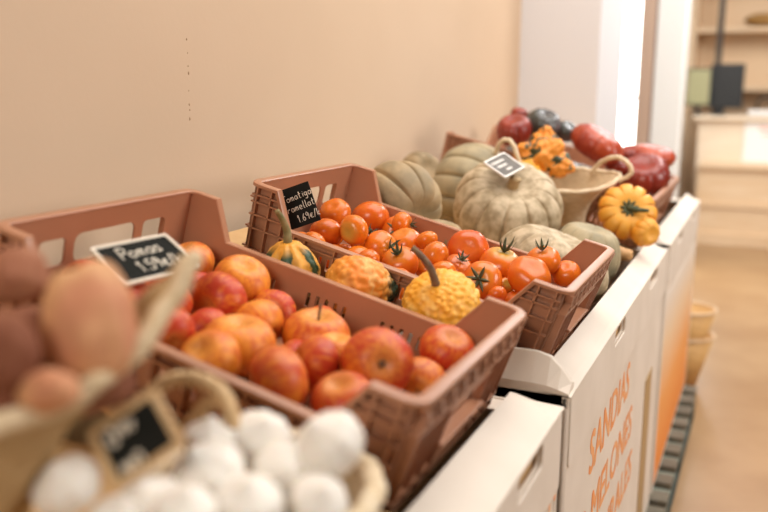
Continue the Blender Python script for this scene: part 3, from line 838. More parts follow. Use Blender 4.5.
for k, (key, (pos, r)) in enumerate(TOMATOES.items()):
    ripe, green, ax, cal, label = TINFO[key]
    put_tomato(pos, r, ripe, green, ax, cal, label, k)
for k, (pos, r) in enumerate([
    ((0.3673, 0.6042, -0.0048), 0.0251),
    ((0.2295, 0.6782, 0.0338), 0.0290),
    ((0.1225, 0.7748, 0.0563), 0.0248),
    ((0.4037, 0.6778, -0.0127), 0.0262),
    ((0.5481, 0.8450, -0.0490), 0.0261),
    ((0.5855, 0.6164, -0.0594), 0.0252),
    ((0.5210, 0.7530, -0.0414), 0.0269),
    ((0.5282, 0.9020, -0.0444), 0.0258),
    ((0.1147, 0.6035, 0.0589), 0.0254),
    ((0.5019, 0.5904, -0.0388), 0.0248),
    ((0.1169, 0.6564, 0.0598), 0.0268),
    ((0.5753, 0.6738, -0.0535), 0.0284),
    ((0.5772, 0.7990, -0.0567), 0.0258),
    ((0.4586, 0.6731, -0.0290), 0.0238),
    ((0.3277, 0.8437, 0.0077), 0.0276),
    ((0.5348, 0.6381, -0.0457), 0.0261),
    ((0.4143, 0.8997, -0.0172), 0.0245),
    ((0.4519, 0.7919, -0.0224), 0.0286),
    ((0.2737, 0.8731, 0.0216), 0.0279),
    ((0.5060, 0.8152, -0.0415), 0.0232),
    ((0.3269, 0.6466, 0.0084), 0.0280),
    ((0.2318, 0.6098, 0.0308), 0.0266),
    ((0.3394, 0.9011, 0.0025), 0.0253),
    ((0.2301, 0.8405, 0.0288), 0.0243),
    ((0.1787, 0.6662, 0.0413), 0.0239),
    ((0.3725, 0.7324, -0.0037), 0.0274),
]):
    put_tomato(pos, r, random.uniform(.2, .7), 0, (random.uniform(-1, 1), random.uniform(-1, 1), random.uniform(-1, .4)), None, 'tomato packed low between the upper tomatoes of the brown crate', k, 'tomatoes packed low in the brown crate')


# ------------------------------------------------------------------ pumpkins and gourds
def pumpkin(label, cat, pos, R, Hh, ribs, m, axis=None, depth=.13, roll=0, stem=None, group=None, name='pumpkin', squ=.85, lob=.36):
    o_ = Vector(pos); bm = bmesh.new(); ph = random.uniform(0, 10)

    def f(a, p):
        s, c = math.sin(p), math.cos(p)
        q = abs(math.sin(ribs * a / 2 + .10 * math.sin(a * 3 + ph)))
        gro = 1 - .66 * math.exp(-(q / .13) ** 2) - .34 * (1 - q) ** 1.5
        r = R * s ** squ * (1 - depth * (1 - gro) * min(1, s * 1.4)) if s > 1e-6 else 0
        z = Hh * c * (1 - .06 * (1 - gro) * s)
        z -= Hh * .30 * math.exp(-(p / .42) ** 2); z += Hh * .22 * math.exp(-((PI - p) / .42) ** 2)
        w = 1 + .05 * noise.noise(Vector((math.cos(a) * s * 1.3, math.sin(a) * s * 1.3, c + ph)))
        return Vector((r * w * math.cos(a), r * w * math.sin(a), z))
    sphere_map(bm, f, ribs * 20, 36)
    o = obj(name, bm, m); o.location = o_
    face_dir(o, axis if axis is not None else SN, roll)
    tag(o, label, cat, group)
    if stem:
        ctrl, rad, sm = stem
        s = bpy.data.objects.new('stem', stem_mesh('stem', [Vector(c) for c in ctrl], rad, sm)); C.objects.link(s); s.parent = o
    return o


PG = 'ribbed pumpkins behind the tomato crate'
pA = pumpkin('large whitish ribbed pumpkin with a small price card on its top', 'pumpkin', (0.3199, 1.3922, 0.0536), 0.1463, .112, 12, M['sq_grey'], (0.3097, -0.5215, 0.7951), .14, .2,
             ([(0, 0, .06), (.002, .002, .085), (.006, .004, .104)], (.018, .013, .017), M['stem_tan']), PG)
pB = pumpkin('whitish ribbed pumpkin right behind the front corner of the tomato crate', 'pumpkin', (0.5086, 1.1222, -0.0347), 0.1314, .090, 11, M['sq_grey'], SN + Vector((.1, .1, 0)), .13, .5, None, PG)
pumpkin('grey-green pumpkin between the whitish pumpkin and the orange scalloped squash', 'pumpkin', (0.5437, 1.3271, -0.0403), 0.0877, .085, 10, M['sq_green'], SN, .07, .1, None, PG)
pumpkin('tan deeply ribbed pumpkin lying on its side, just right of the tomato crate back corner', 'pumpkin', (0.1340, 1.0914, 0.0856), 0.1115, .098, 10, M['sq_tan'], (0.8681, -0.4111, -0.2784), .15, .3, None, PG)
pumpkin('large olive ribbed pumpkin lying on its side left of the pumpkin with the price card', 'pumpkin', (0.1518, 1.6004, 0.0729), 0.1360, .115, 12, M['sq_green'], (0.9880, -0.1202, -0.0965), .13, .1, None, PG)
pumpkin('small tan pumpkin against the wall, peeping between the two pumpkins lying on their sides', 'pumpkin', (-0.0265, 1.6389, 0.1056), 0.0707, .060, 10, M['sq_tan'], (0.7580, -0.4658, 0.4565), .12, .2, None, PG)
pumpkin('pale tan squash low behind the tomato crate rim, under the olive pumpkin', 'squash', (0.2686, 1.0383, 0.0259), 0.0510, .045, 10, M['sq_tan'], SN, .05, .2, None, 'small squash under the pumpkins')
pumpkin('little tan squash behind the crate rim, nearest the side-lying tan pumpkin', 'squash', (0.2018, 1.0548, 0.0348), 0.0355, .035, 10, M['sq_tan'], SN, .05, .2, None, 'small squash under the pumpkins')


def gourd(name, label, pos, prof, m, axis, bumps=None, roll=0, cat='gourd', ridges=0, seed=0, group=None, stem=None, bscale=1.0, bend=0.0):
    """prof: list of (z, radius) from blossom end up to the stem end"""
    bm = bmesh.new(); n = len(prof) - 1

    def at(t):
        x = t * n; i = min(int(x), n - 1); q = x - i
        g0, g1, g2, g3 = prof[max(i - 1, 0)], prof[i], prof[i + 1], prof[min(i + 2, n)]
        return [.5 * (2 * g1[k] + (g2[k] - g0[k]) * q + (2 * g0[k] - 5 * g1[k] + 4 * g2[k] - g3[k]) * q * q + (3 * g1[k] - g0[k] - 3 * g2[k] + g3[k]) * q ** 3) for k in (0, 1)]

    def f(a, p):
        z, r = at(1 - p / PI); r = max(r, 0)
        if ridges: r *= 1 + .07 * math.sin(ridges * a) * min(1, r / .02)
        v = Vector((r * math.cos(a), r * math.sin(a), z))
        if bumps and r > .001:
            amp, sc = bumps
            d = noise.voronoi((v * sc) + Vector((seed, seed * 2, 0)))[0]
            h = max(0, 1 - (d[0] * 1.5) ** 2) * amp
            nv = Vector((math.cos(a), math.sin(a), .35 * (1 if z > 0 else -1))).normalized()
            v = v + nv * h
        v.x += bend * (v.z * v.z) * 8
        return v
    sphere_map(bm, f, 110 if bumps else 60, 70 if bumps else 40)
    o = obj(name, bm, m); o.location = pos; face_dir(o, axis, roll); tag(o, label, cat, group)
    if stem:
        ctrl, rad, sm = stem
        s = bpy.data.objects.new('stem', stem_mesh('stem', [Vector(c) for c in ctrl], rad, sm, 10)); C.objects.link(s); s.parent = o
    return o


GG = 'ornamental gourds between the two crates'
gourd('striped_gourd', 'yellow and dark green striped gourd with a long stem below the black tomato slate', (0.1954, 0.4722, 0.0711),
      [(-.058, 0), (-.056, .021), (-.049, .038), (-.030, .049), (-.006, .047), (.014, .037), (.027, .025), (.034, .014), (.036, 0)], M['striped_gourd'], (0.0510, -0.1701, 0.9841), (.002, 60), .8, ridges=10, seed=2, group=GG,
      stem=([(0, 0, .028), (0, .0, .042), (.002, .003, .054), (-.004, .006, .076), (-.014, .006, .094)], (.0085, .0045), M['stem_green']))
gourd('warty_gourd', 'bumpy orange gourd with a dark green tip lying on its side in the gap', (0.3189, 0.4973, 0.0335),
      [(-.072, 0), (-.066, .013), (-.052, .022), (-.030, .040), (-.002, .048), (.028, .046), (.048, .032), (.056, .014), (.058, 0)], M['warty_orange'], (-0.6608, -0.7243, 0.1970), (.005, 75), .3, seed=5, group=GG)
gourd('warty_gourd', 'warty golden yellow gourd with a curved brown stem at the far crate rim', (0.4738, 0.4859, 0.0198),
      [(-.058, 0), (-.056, .022), (-.045, .046), (-.018, .061), (.012, .060), (.034, .046), (.046, .026), (.049, .010), (.049, 0)], M['warty_yellow'], (0.0042, -0.5502, 0.8350), (.0052, 112), 0, seed=9, group=GG,
      stem=([(0, 0, .042), (.0, .0, .060), (-.006, .006, .082), (-.022, .014, .100), (-.034, .018, .108)], (.0075, .0045, .006), M['stem_brown']))

# scalloped squash, squash in far crates
pat = pumpkin('orange scalloped squash with a dark green centre facing out, by the far red squash crate', 'squash', (0.6043, 1.5731, 0.0371), 0.0789, .045, 11, M['patty'], (0.2766, -0.8569, 0.4350), .22, .2,
              ([(0, 0, .022), (.004, 0, .034), (.02, -.012, .046), (.045, -.02, .05)], (.011, .004), M['leaf']), name='scalloped_squash', lob=.8)
bm = bmesh.new()
for k in range(9):
    a = k * 2 * PI / 9; tube(bm, [(.006 * math.cos(a), .006 * math.sin(a), .026), (.016 * math.cos(a), .016 * math.sin(a), .034), (.024 * math.cos(a), .024 * math.sin(a), .038)], [.006, .005, .002], 6)
obj('calyx', bm, M['leaf'], pat)
pumpkin('orange squash low under the scalloped squash beside the far crate', 'squash', (0.6573, 1.5529, -0.0109), 0.0403, .035, 10, M['patty'], (0.7425, -0.6696, -0.0178), .12, .2, None)
gourd('small_gourd', 'small tan gourd at the end of the middle bin, below the grey-green pumpkin', (0.6116, 1.4440, -0.0555), [(-.03, 0), (-.028, .012), (-.01, .022), (.012, .017), (.03, .012), (.032, 0)], mat('tan_gourd_skin', (.55, .30, .12), .5), (0.9996, -0.0254, -0.0107))
RG = 'glossy red squash in the far crate'
ST = ([(0, 0, .02), (0, 0, .05), (.008, 0, .065)], (.012, .009, .012), M['stem_tan'])
pumpkin('big glossy dark red squash at the front of the far crate', 'squash', (0.5695, 2.1489, 0.0794), 0.0834, .068, 9, M['sq_red'], (0.0087, -0.5119, 0.8590), .07, .3, None, RG)
pumpkin('flattish orange-red squash topmost in the far red crate', 'squash', (0.5757, 2.2764, 0.1368), 0.0794, .042, 9, M['sq_orange'], (0.1450, -0.0384, 0.9887), .06, .1, None, RG)
pumpkin('small red squash showing through the right handle of the woven basket', 'squash', (0.4909, 2.0773, 0.1186), 0.0395, .030, 9, M['sq_red'], (0.3426, -0.2800, 0.8968), .06, .1, None, RG)
pumpkin('small dark red squash left of the flattish orange-red one', 'squash', (0.5059, 2.2462, 0.1433), 0.0380, .030, 9, M['sq_red'], (-0.0217, -0.4451, 0.8952), .06, .1, None, RG)
pumpkin('dark red squash at the bottom of the far crate', 'squash', sl(.48, 2.08, .112), .062, .05, 9, M['sq_red'], SN, .06, .1, None, RG)
pumpkin('dark red squash low at the far end of the far crate', 'squash', sl(.46, 2.27, .125), .075, .07, 9, M['sq_red'], SN, .06, .1, None, RG)
LG = 'squash piled against the wall behind the basket'
pumpkin('wide orange-red squash leaning behind the woven basket of gourds', 'squash', (0.4307, 2.0318, 0.1881), 0.0911, .054, 10, M['sq_orange'], (0.5022, -0.0260, 0.8644), .07, .2, None, LG)
pumpkin('dull red squash against the wall, left in the pile behind the basket', 'squash', (0.1893, 1.8991, 0.2332), 0.0579, .05, 10, M['sq_red'], (-0.0217, -0.4451, 0.8952), .06, .2, None, LG)
pumpkin('small dark red squash on top of the pile by the wall', 'squash', (0.1644, 2.0429, 0.2762), 0.0303, .028, 10, M['sq_red'], (0.1859, -0.1771, 0.9665), .06, .2, None, LG)
pumpkin('glossy dark green squash in the middle of the pile behind the basket', 'squash', (0.2578, 2.0009, 0.2498), 0.0592, .05, 10, M['sq_dark'], (0.3426, -0.2800, 0.8968), .06, .2, None, LG)
pumpkin('small dark green squash right of the glossy dark green one', 'squash', (0.3243, 2.0482, 0.2265), 0.0364, .033, 10, M['sq_dark'], (0.5932, -0.3467, 0.7266), .06, .2, None, LG)
for (u, y, ww, R_, lab) in ((.03, 2.02, .125, .07, 'dark squash low by the wall at the near end of the pile'), (.10, 2.18, .13, .07, 'dark squash low in the middle of the pile by the wall'), (.30, 2.20, .13, .085, 'dark squash under the wide orange-red one')):
    pumpkin(lab, 'squash', sl(u, y, ww), R_, .066, 10, M['sq_dark'], SN, .06, .2, None, LG)


# ------------------------------------------------------------------ baskets
def basket(label, mtx, a, b, ba, bb, h, rise, m, rim_m, rim_r=.009, flare=1.4, rows=13, sag=0.0, tip=0.0, point=1.0, group=None):
    """boat-shaped woven basket: rim half axes a, b; base half axes ba, bb; ends of the long axis rise"""
    t = thing('woven_basket', label, 'basket', (0, 0, 0), None, group)
    t.matrix_world = mtx
    N = 96

    def pt(i, s, off=0):
        al = i * 2 * PI / N; c, d = math.cos(al), math.sin(al)
        k = s ** flare; kl = s ** (flare + tip)
        A = ba + (a - ba) * kl * (abs(c) if tip else 1) + ((a - ba) * k * (1 - abs(c)) if tip else 0) + off
        B = bb + (b - bb) * k + off
        top = h + rise * abs(c) ** 4 - sag * (1 - abs(c)) * 1.0
        return Vector((A * c, B * math.copysign(abs(d) ** point, d), top * s))
    bm = bmesh.new(); nr = rows * 4; grid = []
    for j in range(nr + 1):
        s = j / nr
        wob = .0018 * math.sin(j / 4 * 2 * PI)
        grid.append([bm.verts.new(pt(i, s, wob + .0012 * math.sin(i * PI / 2 + PI * (j // 4)))) for i in range(N)])
    inner = [[bm.verts.new(pt(i, j / nr, -.007)) for i in range(N)] for j in range(0, nr + 1, 4)]
    for G in (grid, inner):
        for j in range(len(G) - 1):
            for i in range(N): bm.faces.new((G[j][i], G[j][(i + 1) % N], G[j + 1][(i + 1) % N], G[j + 1][i]))
    bm.faces.new(grid[0][::-1]); bm.faces.new(inner[0])
    for i in range(N): bm.faces.new((grid[-1][i], grid[-1][(i + 1) % N], inner[-1][(i + 1) % N], inner[-1][i]))
    obj('basket_body', bm, m, t)
    bm = bmesh.new(); tube(bm, [pt(i, 1.0, -.003) for i in range(N)], rim_r, 10, True, lambda i, k: .16 * math.sin(i * 1.2 + k * 2 * PI / 10)); obj('rim', bm, rim_m, t)
    return t, pt


# near basket of potatoes
ang = math.radians(50.6)
mt = Matrix.Translation(Vector((.342, -.370, -.068))) @ Matrix.Rotation(ang, 4, 'Z')
nb, npt = basket('straw basket heaped with pink potatoes at the near left end', mt, .240, .110, .085, .07, .202, .090, M['straw'], M['straw_rim'], .009, 1.1, 13, tip=1.6, point=2.19)
PGp = 'pink potatoes in the near straw basket'


def potato(label, pos, rx, rz, m, axis, seed, name='potato'):
    bm = bmesh.new()

    def f(a, p):
        s, c = math.sin(p), math.cos(p)
        v = Vector((s * math.cos(a), s * math.sin(a), c))
        w = 1 + .16 * noise.noise(v * 1.2 + Vector((seed, seed * 3, 0))) + .06 * noise.noise(v * 2.7 + Vector((seed, 0, 4)))
        return Vector((v.x * rx * w, v.y * rx * .92 * w, v.z * rz * w))
    sphere_map(bm, f, 40, 28)
    o = obj(name, bm, m); o.location = pos; face_dir(o, axis); tag(o, label, 'potato', PGp)


potato('largest pale pink potato in the straw basket, in front of the apples', (0.4565, -0.2747, 0.1845), 0.0370, 0.0523, M['potato'], (0.4288, -0.4059, -0.8070), 3)
potato('reddish potato at the left edge, before the corner of the apple crate', (0.3810, -0.2796, 0.2152), 0.0273, 0.0315, M['potato_mid'], (0.9996, -0.0254, -0.0107), 5)
potato('dark red potato at the left edge under the upper reddish one', (0.4424, -0.3494, 0.1792), 0.0242, 0.0308, M['potato_dark'], (0.4774, -0.3193, -0.8186), 7)
potato('pink potato low in front, just above the near straw rim', (0.4749, -0.3410, 0.1506), 0.0183, 0.0249, M['potato'], (0.9826, 0.0103, 0.1853), 9)
potato('small dark red potato in the shadow between the two big ones', (0.3929, -0.2626, 0.1666), 0.0170, 0.0213, M['potato_dark'], (0.7835, -0.5145, -0.3485), 12)
potato('dark red potato deep in the basket left of the pink one in front', (0.4184, -0.3264, 0.1301), 0.0219, 0.0234, M['potato_dark'], (0.7835, -0.5145, -0.3485), 13)
for k, (px_, py_, d_) in enumerate(((0.4067, -0.2619, 0.1416), (0.4353, -0.2527, 0.1251), (0.3354, -0.2272, 0.1404))):
    potato('dark potato at the bottom of the straw basket under the visible ones', (px_, py_, d_), .032, .036, M['potato_dark'], (0, 1, .3), 20 + k)

# round basket of garlic
mt = Matrix.Translation(Vector((.530, -.160, -.0685)))
gb, gpt = basket('round cane basket of garlic bulbs in front of the apple crate', mt, .116, .116, .09, .09, .072, 0, M['straw_pale'], M['straw_pale'], .011, .8, 9)
inv = mt.inverted()
bm = bmesh.new(); pts = curve_pts([inv @ Vector(q) for q in ((0.4297, -0.1799, 0.0608), (0.4279, -0.1761, 0.0812), (0.4421, -0.1662, 0.0970), (0.4652, -0.1554, 0.0989), (0.4924, -0.1557, 0.0924), (0.5099, -0.1626, 0.0760), (0.5138, -0.1664, 0.0507))], 8)
tube(bm, pts, .0075, 10, twist=lambda i, k: .1 * math.sin(i * 1.5 + k)); obj('handle', bm, M['bamboo'], gb)
bm = bmesh.new(); tube(bm, curve_pts([inv @ Vector(q) for q in ((0.4507, -0.1755, 0.0376), (0.4645, -0.1649, 0.0572), (0.4784, -0.1545, 0.0758), (0.4990, -0.1543, 0.0851))], 6), .007, 10); obj('handle_strand', bm, M['bamboo'], gb)
bm = bmesh.new()
GQ = 'garlic bulbs in the cane basket'


def garlic_mesh(seed):
    bm = bmesh.new(); rnd = random.Random(seed); ph = rnd.uniform(0, 6)

    def f(a, p):
        s, c = math.sin(p), math.cos(p)
        r = s ** .9 if s > 0 else 0
        r *= 1 - .10 * (1 - abs(math.sin(4.5 * a + ph)) ** .6) * s
        z = .78 * c
        t = max(0, c)
        r *= 1 - .72 * max(0, t - .55) / .45 * 1.0 if t > .55 else 1
        z += .10 * max(0, t - .55) ** 1.0 / .45 * t
        z += .10 * math.exp(-((PI - p) / .3) ** 2)
        return Vector((r * math.cos(a) + .12 * max(0, z - .8), r * math.sin(a), z))
    sphere_map(bm, f, 54, 28)
    bmesh.ops.recalc_face_normals(bm, faces=bm.faces)
    me = bpy.data.meshes.new('garlic_bulb'); bm.to_mesh(me); bm.free(); me.materials.append(M['garlic'])
    for p in me.polygons: p.use_smooth = True
    return me


GM = [garlic_mesh(k) for k in range(3)]
GROOT = stem_mesh('root_plate', [(0, 0, -.60), (0, 0, -.68), (0, 0, -.74)], (.30, .22), M['stem_tan'], 12)
GARLIC = [
    ((0.4639, -0.3203, 0.0644), 0.0226, (-0.1314, -0.4452, 0.8857), 'garlic bulb apart on the left, against the straw basket'),
    ((0.4962, -0.1744, 0.0507), 0.0231, (0.0157, -0.0441, 0.9989), 'garlic bulb with its neck up, under the cane handle'),
    ((0.5313, -0.1482, 0.0467), 0.0262, (0.4151, -0.1976, 0.8881), 'garlic bulb at the back of the basket, nearest the apple crate rim'),
    ((0.6029, -0.1476, 0.0549), 0.0288, (-0.3443, -0.4593, 0.8189), 'garlic bulb at the back right, below the stepped crate corner'),
    ((0.5759, -0.1765, 0.0302), 0.0275, (0.4800, -0.5809, 0.6574), 'big garlic bulb right of centre in the cane basket'),
    ((0.5283, -0.2282, 0.0453), 0.0289, (-0.2517, -0.4218, 0.8711), 'big garlic bulb in the middle of the cane basket'),
    ((0.5788, -0.2413, 0.0350), 0.0253, (0.1859, -0.1771, 0.9665), 'garlic bulb front and centre at the bottom edge'),
    ((0.6171, -0.1928, 0.0240), 0.0221, (0.4755, -0.3302, 0.8154), 'garlic bulb front right inside the pale basket rim'),
    ((0.5063, -0.2748, 0.0315), 0.0269, (-0.1022, -0.2679, 0.9580), 'garlic bulb under the near garlic slate'),
    ((0.5503, -0.2859, 0.0434), 0.0219, (0.2621, -0.1028, 0.9595), 'garlic bulb front left of centre at the bottom edge'),
    ((0.4994, -0.3114, 0.0324), 0.0219, (-0.2542, -0.6571, 0.7097), 'garlic bulb at the bottom edge right of the one by the straw basket'),
]
for k, (pos, r, ax, lab) in enumerate(GARLIC):
    o = bpy.data.objects.new('garlic_bulb', GM[k % 3]); C.objects.link(o); o.location = pos; o.scale = (r * 1.2, r * 1.2, r * 1.2); face_dir(o, ax, k * 1.3)
    tag(o, lab, 'garlic', GQ)
    q = bpy.data.objects.new('root_plate', GROOT); C.objects.link(q); q.parent = o
for k in range(7):
    a = k * 2 * PI / 7
    rr = .062 if k else 0
    o = bpy.data.objects.new('garlic_bulb', GM[k % 3]); C.objects.link(o)
    o.location = (.530 + rr * math.cos(a), -.16 + rr * math.sin(a), -.034); o.scale = (.029,) * 3; face_dir(o, (math.cos(a), math.sin(a), 1.5))
    tag(o, 'garlic bulb at the bottom of the cane basket under the others', 'garlic', 'garlic bulbs underneath in the cane basket')

# board the near baskets stand on
t = thing('cardboard_sheet', 'brown cardboard sheet under the potato and garlic baskets', 'sheet', (.28, -.6, RIMZ + .0345))
bm = bmesh.new(); box(bm, -.39, .375, .0, .575, .001, .005); obj('sheet', bm, M['card_brown'], t, False)

# far basket of gourds
bc = Vector((0.3783, 1.6612, 0.0872))
mt = Matrix.Translation(bc) @ Matrix.Rotation(math.radians(14), 4, Vector((.911, .41, 0))) @ Matrix.Rotation(math.radians(8), 4, 'Z') @ Matrix.Translation((0, 0, -.10))
fb, fpt = basket('boat-shaped palm basket of orange gourds behind the price-card pumpkin', mt, .185, .110, .10, .07, .125, .025, M['straw_far'], M['straw_pale'], .0065, 1.0, 11, tip=1.2)
for sgn in (-1, 1):
    bm = bmesh.new()
    if sgn < 0: q = [(-.165, -.02, .14), (-.168, -.03, .195), (-.150, -.04, .235), (-.122, -.05, .235), (-.095, -.07, .185), (-.085, -.085, .12)]
    else: q = [(.10, .07, .125), (.125, .06, .165), (.165, .03, .195), (.20, 0, .19), (.212, -.01, .165), (.18, -.015, .138)]
    tube(bm, curve_pts(q, 8), .0068, 8, twist=lambda i, k: .12 * math.sin(i * 1.4 + k)); obj('handle', bm, M['straw_pale'], fb)
GF = 'mottled gourds in the palm basket'
for (pos, rr, ax, lab, mm) in (
    ((0.3664, 1.6325, 0.1843), 0.0515, (0.7562, -0.2210, 0.6158), 'largest orange gourd with dark blotches on top in the palm basket', 'mixed_gourd'),
    ((0.3098, 1.6271, 0.1741), 0.0447, (-0.2542, -0.6571, 0.7097), 'orange gourd in the palm basket beside its left handle', 'mixed_gourd'),
    ((0.3361, 1.7153, 0.2158), 0.0400, (0.1859, -0.1771, 0.9665), 'small orange gourd at the back of the palm basket', 'mixed_gourd'),
    ((0.4054, 1.6317, 0.1517), 0.0384, (0.9640, -0.1875, -0.1883), 'small blotched gourd low on the right in the palm basket', 'mixed_gourd'),
    ((0.3288, 1.6049, 0.1365), 0.0384, (0.6644, -0.7386, -0.1140), 'gourd low on the left inside the palm basket rim', 'warty_yellow')):
    gourd('mottled_gourd', lab, pos, [(-.9 * rr, 0), (-.85 * rr, .4 * rr), (-.4 * rr, .95 * rr), (.15 * rr, .9 * rr), (.6 * rr, .5 * rr), (1.0 * rr, .22 * rr), (1.05 * rr, 0)], M[mm], ax, (.004, 60), 0, ridges=8, seed=rr * 100, group=GF)

# nested veneer baskets on the floor beyond the bins
ft = Vector((0.6513, 3.4883, -1.0173)); 
for k, (dz, lab) in enumerate(((0, 'lower of the two nested tan veneer baskets beyond the bins'), (.13, 'upper of the two nested tan veneer baskets beyond the bins'))):
    t = thing('veneer_basket', lab, 'basket', (ft.x, ft.y, FLOOR + dz), None, 'nested veneer baskets')
    bm = bmesh.new(); N = 32; H_ = .27
    R0, R1 = (.055, .125)
    rows = [[bm.verts.new((r * math.cos(i * 2 * PI / N), r * math.sin(i * 2 * PI / N), z)) for i in range(N)] for r, z in ((R0, 0), (R1, H_), (R1 - .004, H_), (R0 - .003, .006))]
    for A, B in zip(rows, rows[1:]):
        for i in range(N): bm.faces.new((A[i], A[(i + 1) % N], B[(i + 1) % N], B[i]))
    bm.faces.new(rows[0][::-1]); bm.faces.new(rows[-1]); obj('basket_wall', bm, M['wood_veneer'], t)
    bm = bmesh.new(); tube(bm, [(R1 * math.cos(i * 2 * PI / N), R1 * math.sin(i * 2 * PI / N), H_) for i in range(N)], .006, 8, True); obj('hoop', bm, M['wood_light'], t)

# ------------------------------------------------------------------ price signs
GL = {
    'P': [[(.1, 0), (.15, 1)], [(.12, .98), (.6, .95), (.68, .7), (.5, .48), (.14, .45)]],
    'o': [[(.3, .5), (.08, .3), (.25, 0), (.55, .12), (.55, .42), (.3, .5)]],
    'm': [[(.05, 0), (.1, .5)], [(.1, .4), (.3, .5), (.34, .0)], [(.34, .38), (.56, .5), (.64, 0)]],
    'a': [[(.55, .45), (.25, .5), (.08, .22), (.25, 0), (.52, .15), (.56, .48), (.6, 0)]],
    's': [[(.5, .46), (.2, .5), (.12, .32), (.45, .2), (.42, .02), (.08, .02)]],
    '1': [[(.1, .7), (.3, 1), (.3, 0)]],
    '.': [[(.2, 0), (.24, .04)]],
    '5': [[(.6, 1), (.2, .97), (.14, .58), (.5, .6), (.58, .25), (.35, 0), (.08, .08)]],
    '9': [[(.56, .8), (.3, 1), (.1, .75), (.3, .52), (.55, .78), (.5, 0)]],
    '6': [[(.5, 1), (.18, .5), (.15, .15), (.4, 0), (.58, .25), (.4, .5), (.16, .3)]],
    'e': [[(.08, .25), (.55, .3), (.45, .5), (.2, .5), (.08, .25), (.25, 0), (.55, .06)]],
    'E': [[(.62, .55), (.35, .62), (.15, .35), (.3, .03), (.62, .06)], [(.02, .4), (.5, .42)], [(.02, .25), (.45, .27)]],
    '/': [[(.1, -.1), (.5, 1.05)]],
    'k': [[(.12, 0), (.15, 1)], [(.5, .5), (.16, .28), (.55, 0)]],
    'T': [[(.0, .95), (.75, 1)], [(.38, .97), (.34, 0)]],
    't': [[(.3, .9), (.28, .1), (.5, 0)], [(.08, .55), (.52, .58)]],
    'i': [[(.2, .5), (.22, 0)], [(.2, .68), (.23, .72)]],
    'g': [[(.5, .45), (.2, .5), (.08, .25), (.3, .05), (.52, .3), (.52, .5), (.5, -.3), (.15, -.35)]],
    'r': [[(.1, 0), (.14, .5)], [(.14, .35), (.3, .5), (.48, .46)]],
    'l': [[(.2, 1), (.2, .08), (.35, 0)]],
    '`': [[(.2, .85), (.35, .68)]],
    '~': [[(.0, .2), (.2, .5), (.35, .1), (.55, .5), (.75, .1), (.95, .45)]],
    'U': [[(.05, .5), (.1, .0), (.5, .0), (.5, .55), (.2, .55)]],
}


def sign(name, label, quad, frame, fm_, bm_, lines, cat='sign', chalk='chalk', thick=.003, rad=.0009, lift=0.0):
    TL, TR, BR, BL = [Vector(q) for q in quad]
    c = (TL + TR + BR + BL) / 4
    ex = ((TR - TL) + (BR - BL)) / 2; w = ex.length; ex.normalize()
    ey = ((TL - BL) + (TR - BR)) / 2; ey = ey - ex * ey.dot(ex) * .999; h = ((TL - BL) + (TR - BR)).length / 2; ey.normalize(); ez = ex.cross(ey)
    if ez.dot(VC - c) < 0: ez = -ez
    t = thing(name, label, cat)
    t.matrix_world = frame_matrix(c + ez * lift, ex, ey, ez)
    bm = bmesh.new(); box(bm, -w / 2 + frame * .5, w / 2 - frame * .5, -h / 2 + frame * .5, h / 2 - frame * .5, -thick, 0, 0); obj('board', bm, bm_, t, False)
    if frame:
        hole = rrect(-w / 2 + frame, w / 2 - frame, -h / 2 + frame, h / 2 - frame, .002, 2)
        obj('frame', plate(rrect(-w / 2, w / 2, -h / 2, h / 2, frame * .9, 3), [hole], thick * 1.6, Matrix.Translation((0, 0, -thick * .2))), fm_, t, False)
    bm = bmesh.new()
    for txt, x0, y0, size, slope in lines:
        x = x0
        for ch in txt:
            for st in GL.get(ch, []):
                pts = [Vector((x + p[0] * size * .8, y0 + p[1] * size + slope * (x - x0), .0006)) for p in st]
                if len(pts) > 2: pts = curve_pts(pts, 4)
                tube(bm, pts, rad, 6)
            x += {'.': .3, 'i': .34, 'l': .36, '/': .5, '1': .42, ' ': .4, '`': 0, 'm': .66}.get(ch, .58) * size
    for v in bm.verts: v.co.z = .0003 + (v.co.z - .0006) * .4
    obj('chalk_writing', bm, M[chalk], t)
    return t, w, h


sign('price_board', 'white-framed chalkboard price sign lying on the apples', ((0.1481, 0.0492, 0.1626), (0.1739, 0.1705, 0.1648), (0.2448, 0.1562, 0.1264), (0.2191, 0.0348, 0.1241)), .0042, M['label_frame'], M['slate'],
     [('Pomas', -.034, .006, .024, .05), ('1.59E/k', -.024, -.024, .0205, .05)], rad=.0012)
sign('price_slate', 'unframed black price slate standing at the back of the tomato crate', ((0.0959, 0.5957, 0.1725), (0.1554, 0.6118, 0.1951), (0.1829, 0.6118, 0.1228), (0.1234, 0.5957, 0.1002)), 0, None, M['slate'],
     [('Toma`tiga', -.027, .012, .0135, .05), ('ramellat', -.024, -.008, .0135, .05), ('1.69E/k', -.010, -.030, .0135, .05)], rad=.0007)
sign('price_slate', 'bamboo-framed black price slate stuck among the garlic', ((0.4646, -0.2955, 0.0992), (0.5151, -0.2734, 0.1384), (0.5487, -0.2800, 0.0988), (0.4982, -0.3021, 0.0596)), .006, M['bamboo'], M['slate'],
     [('U~', -.022, .006, .020, .0), ('~U', -.022, -.022, .020, .0)], rad=.0016)
sign('price_card', 'small white-edged printed price card on the whitish pumpkin', ((0.2830, 1.2915, 0.1816), (0.3087, 1.3821, 0.2015), (0.3696, 1.3727, 0.1657), (0.3439, 1.2822, 0.1459)), .004, M['paper'], M['grey_print'],
     [('~~~~', -.036, .010, .022, .0), ('~~~', -.030, -.006, .022, .0), ('~~', -.012, -.022, .018, .0)], chalk='paper', rad=.0012)

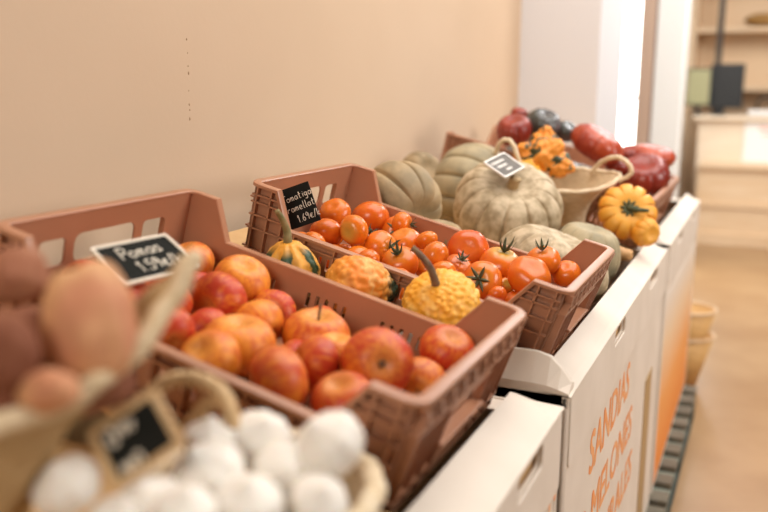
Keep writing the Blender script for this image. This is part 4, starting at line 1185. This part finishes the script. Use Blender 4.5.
# ------------------------------------------------------------------ light and camera
def area(name, loc, target, sx, sy, power, col):
    l = bpy.data.lights.new(name, 'AREA'); l.shape = 'RECTANGLE'; l.size = sx; l.size_y = sy; l.energy = power; l.color = col
    o = bpy.data.objects.new(name, l); C.objects.link(o); o.location = loc
    o.rotation_euler = (Vector(target) - Vector(loc)).to_track_quat('-Z', 'Y').to_euler()
    return o


area('ceiling_daylight', (1.1, 1.5, 2.4), (.9, 1.5, 0), 2.6, 3.8, 126, (1, .955, .90))
area('rear_fill_light', (.75, -3.2, 1.7), (.45, .5, 0), 1.2, 1.0, 50, (1, .92, .82))  # added frontal fill from behind the camera, not a real window
area('aisle_window_light', (5.0, 1.5, 1.2), (.3, 1.0, -.1), 1.8, 1.2, 75, (1, .95, .90))
area('far_floor_fill_light', (1.3, 5.6, 2.2), (1.0, 5.2, -1.0), 1.6, 1.6, 60, (.97, 1, 1))  # added overhead, stands in for daylight on the far floor
area('pillar_fill_light', (1.6, 3.9, 2.3), (.3, 5.0, .2), 1.0, 1.0, 55, (1, .96, .93))  # extra light put in to brighten the white pillar; no lamp hangs there
area('counter_fill_light', (1.6, 6.6, 2.3), (.9, 8.3, 0), 1.2, 1.2, 62, (1, .97, .93))  # added to lift the counter and its base, not a shop fitting
area('outside_daylight', (-.3, 6.4, .8), (-.1, 5.0, .4), 1.6, 2.4, 60, (.96, 1, .98))

W = bpy.data.worlds.new('World'); bpy.context.scene.world = W; W.use_nodes = True
bg = W.node_tree.nodes['Background']; bg.inputs[0].default_value = (1.0, .90, .80, 1); bg.inputs[1].default_value = .03

cam = bpy.data.cameras.new('camera'); co = bpy.data.objects.new('camera', cam); C.objects.link(co)
co.matrix_world = frame_matrix(VC, Vector(CAM_RIGHT), Vector(CAM_UP), -Vector(CAM_FORWARD))
cam.sensor_width = 36; cam.lens = FOCAL_PX / 768 * 36; cam.clip_start = .02
cam.dof.use_dof = True; cam.dof.focus_distance = 1.62; cam.dof.aperture_fstop = 1.9
S = bpy.context.scene; S.camera = co
S.view_settings.view_transform = 'Standard'; S.view_settings.look = 'None'; S.view_settings.gamma = 1; S.view_settings.use_curve_mapping = False
S.view_settings.exposure = .17
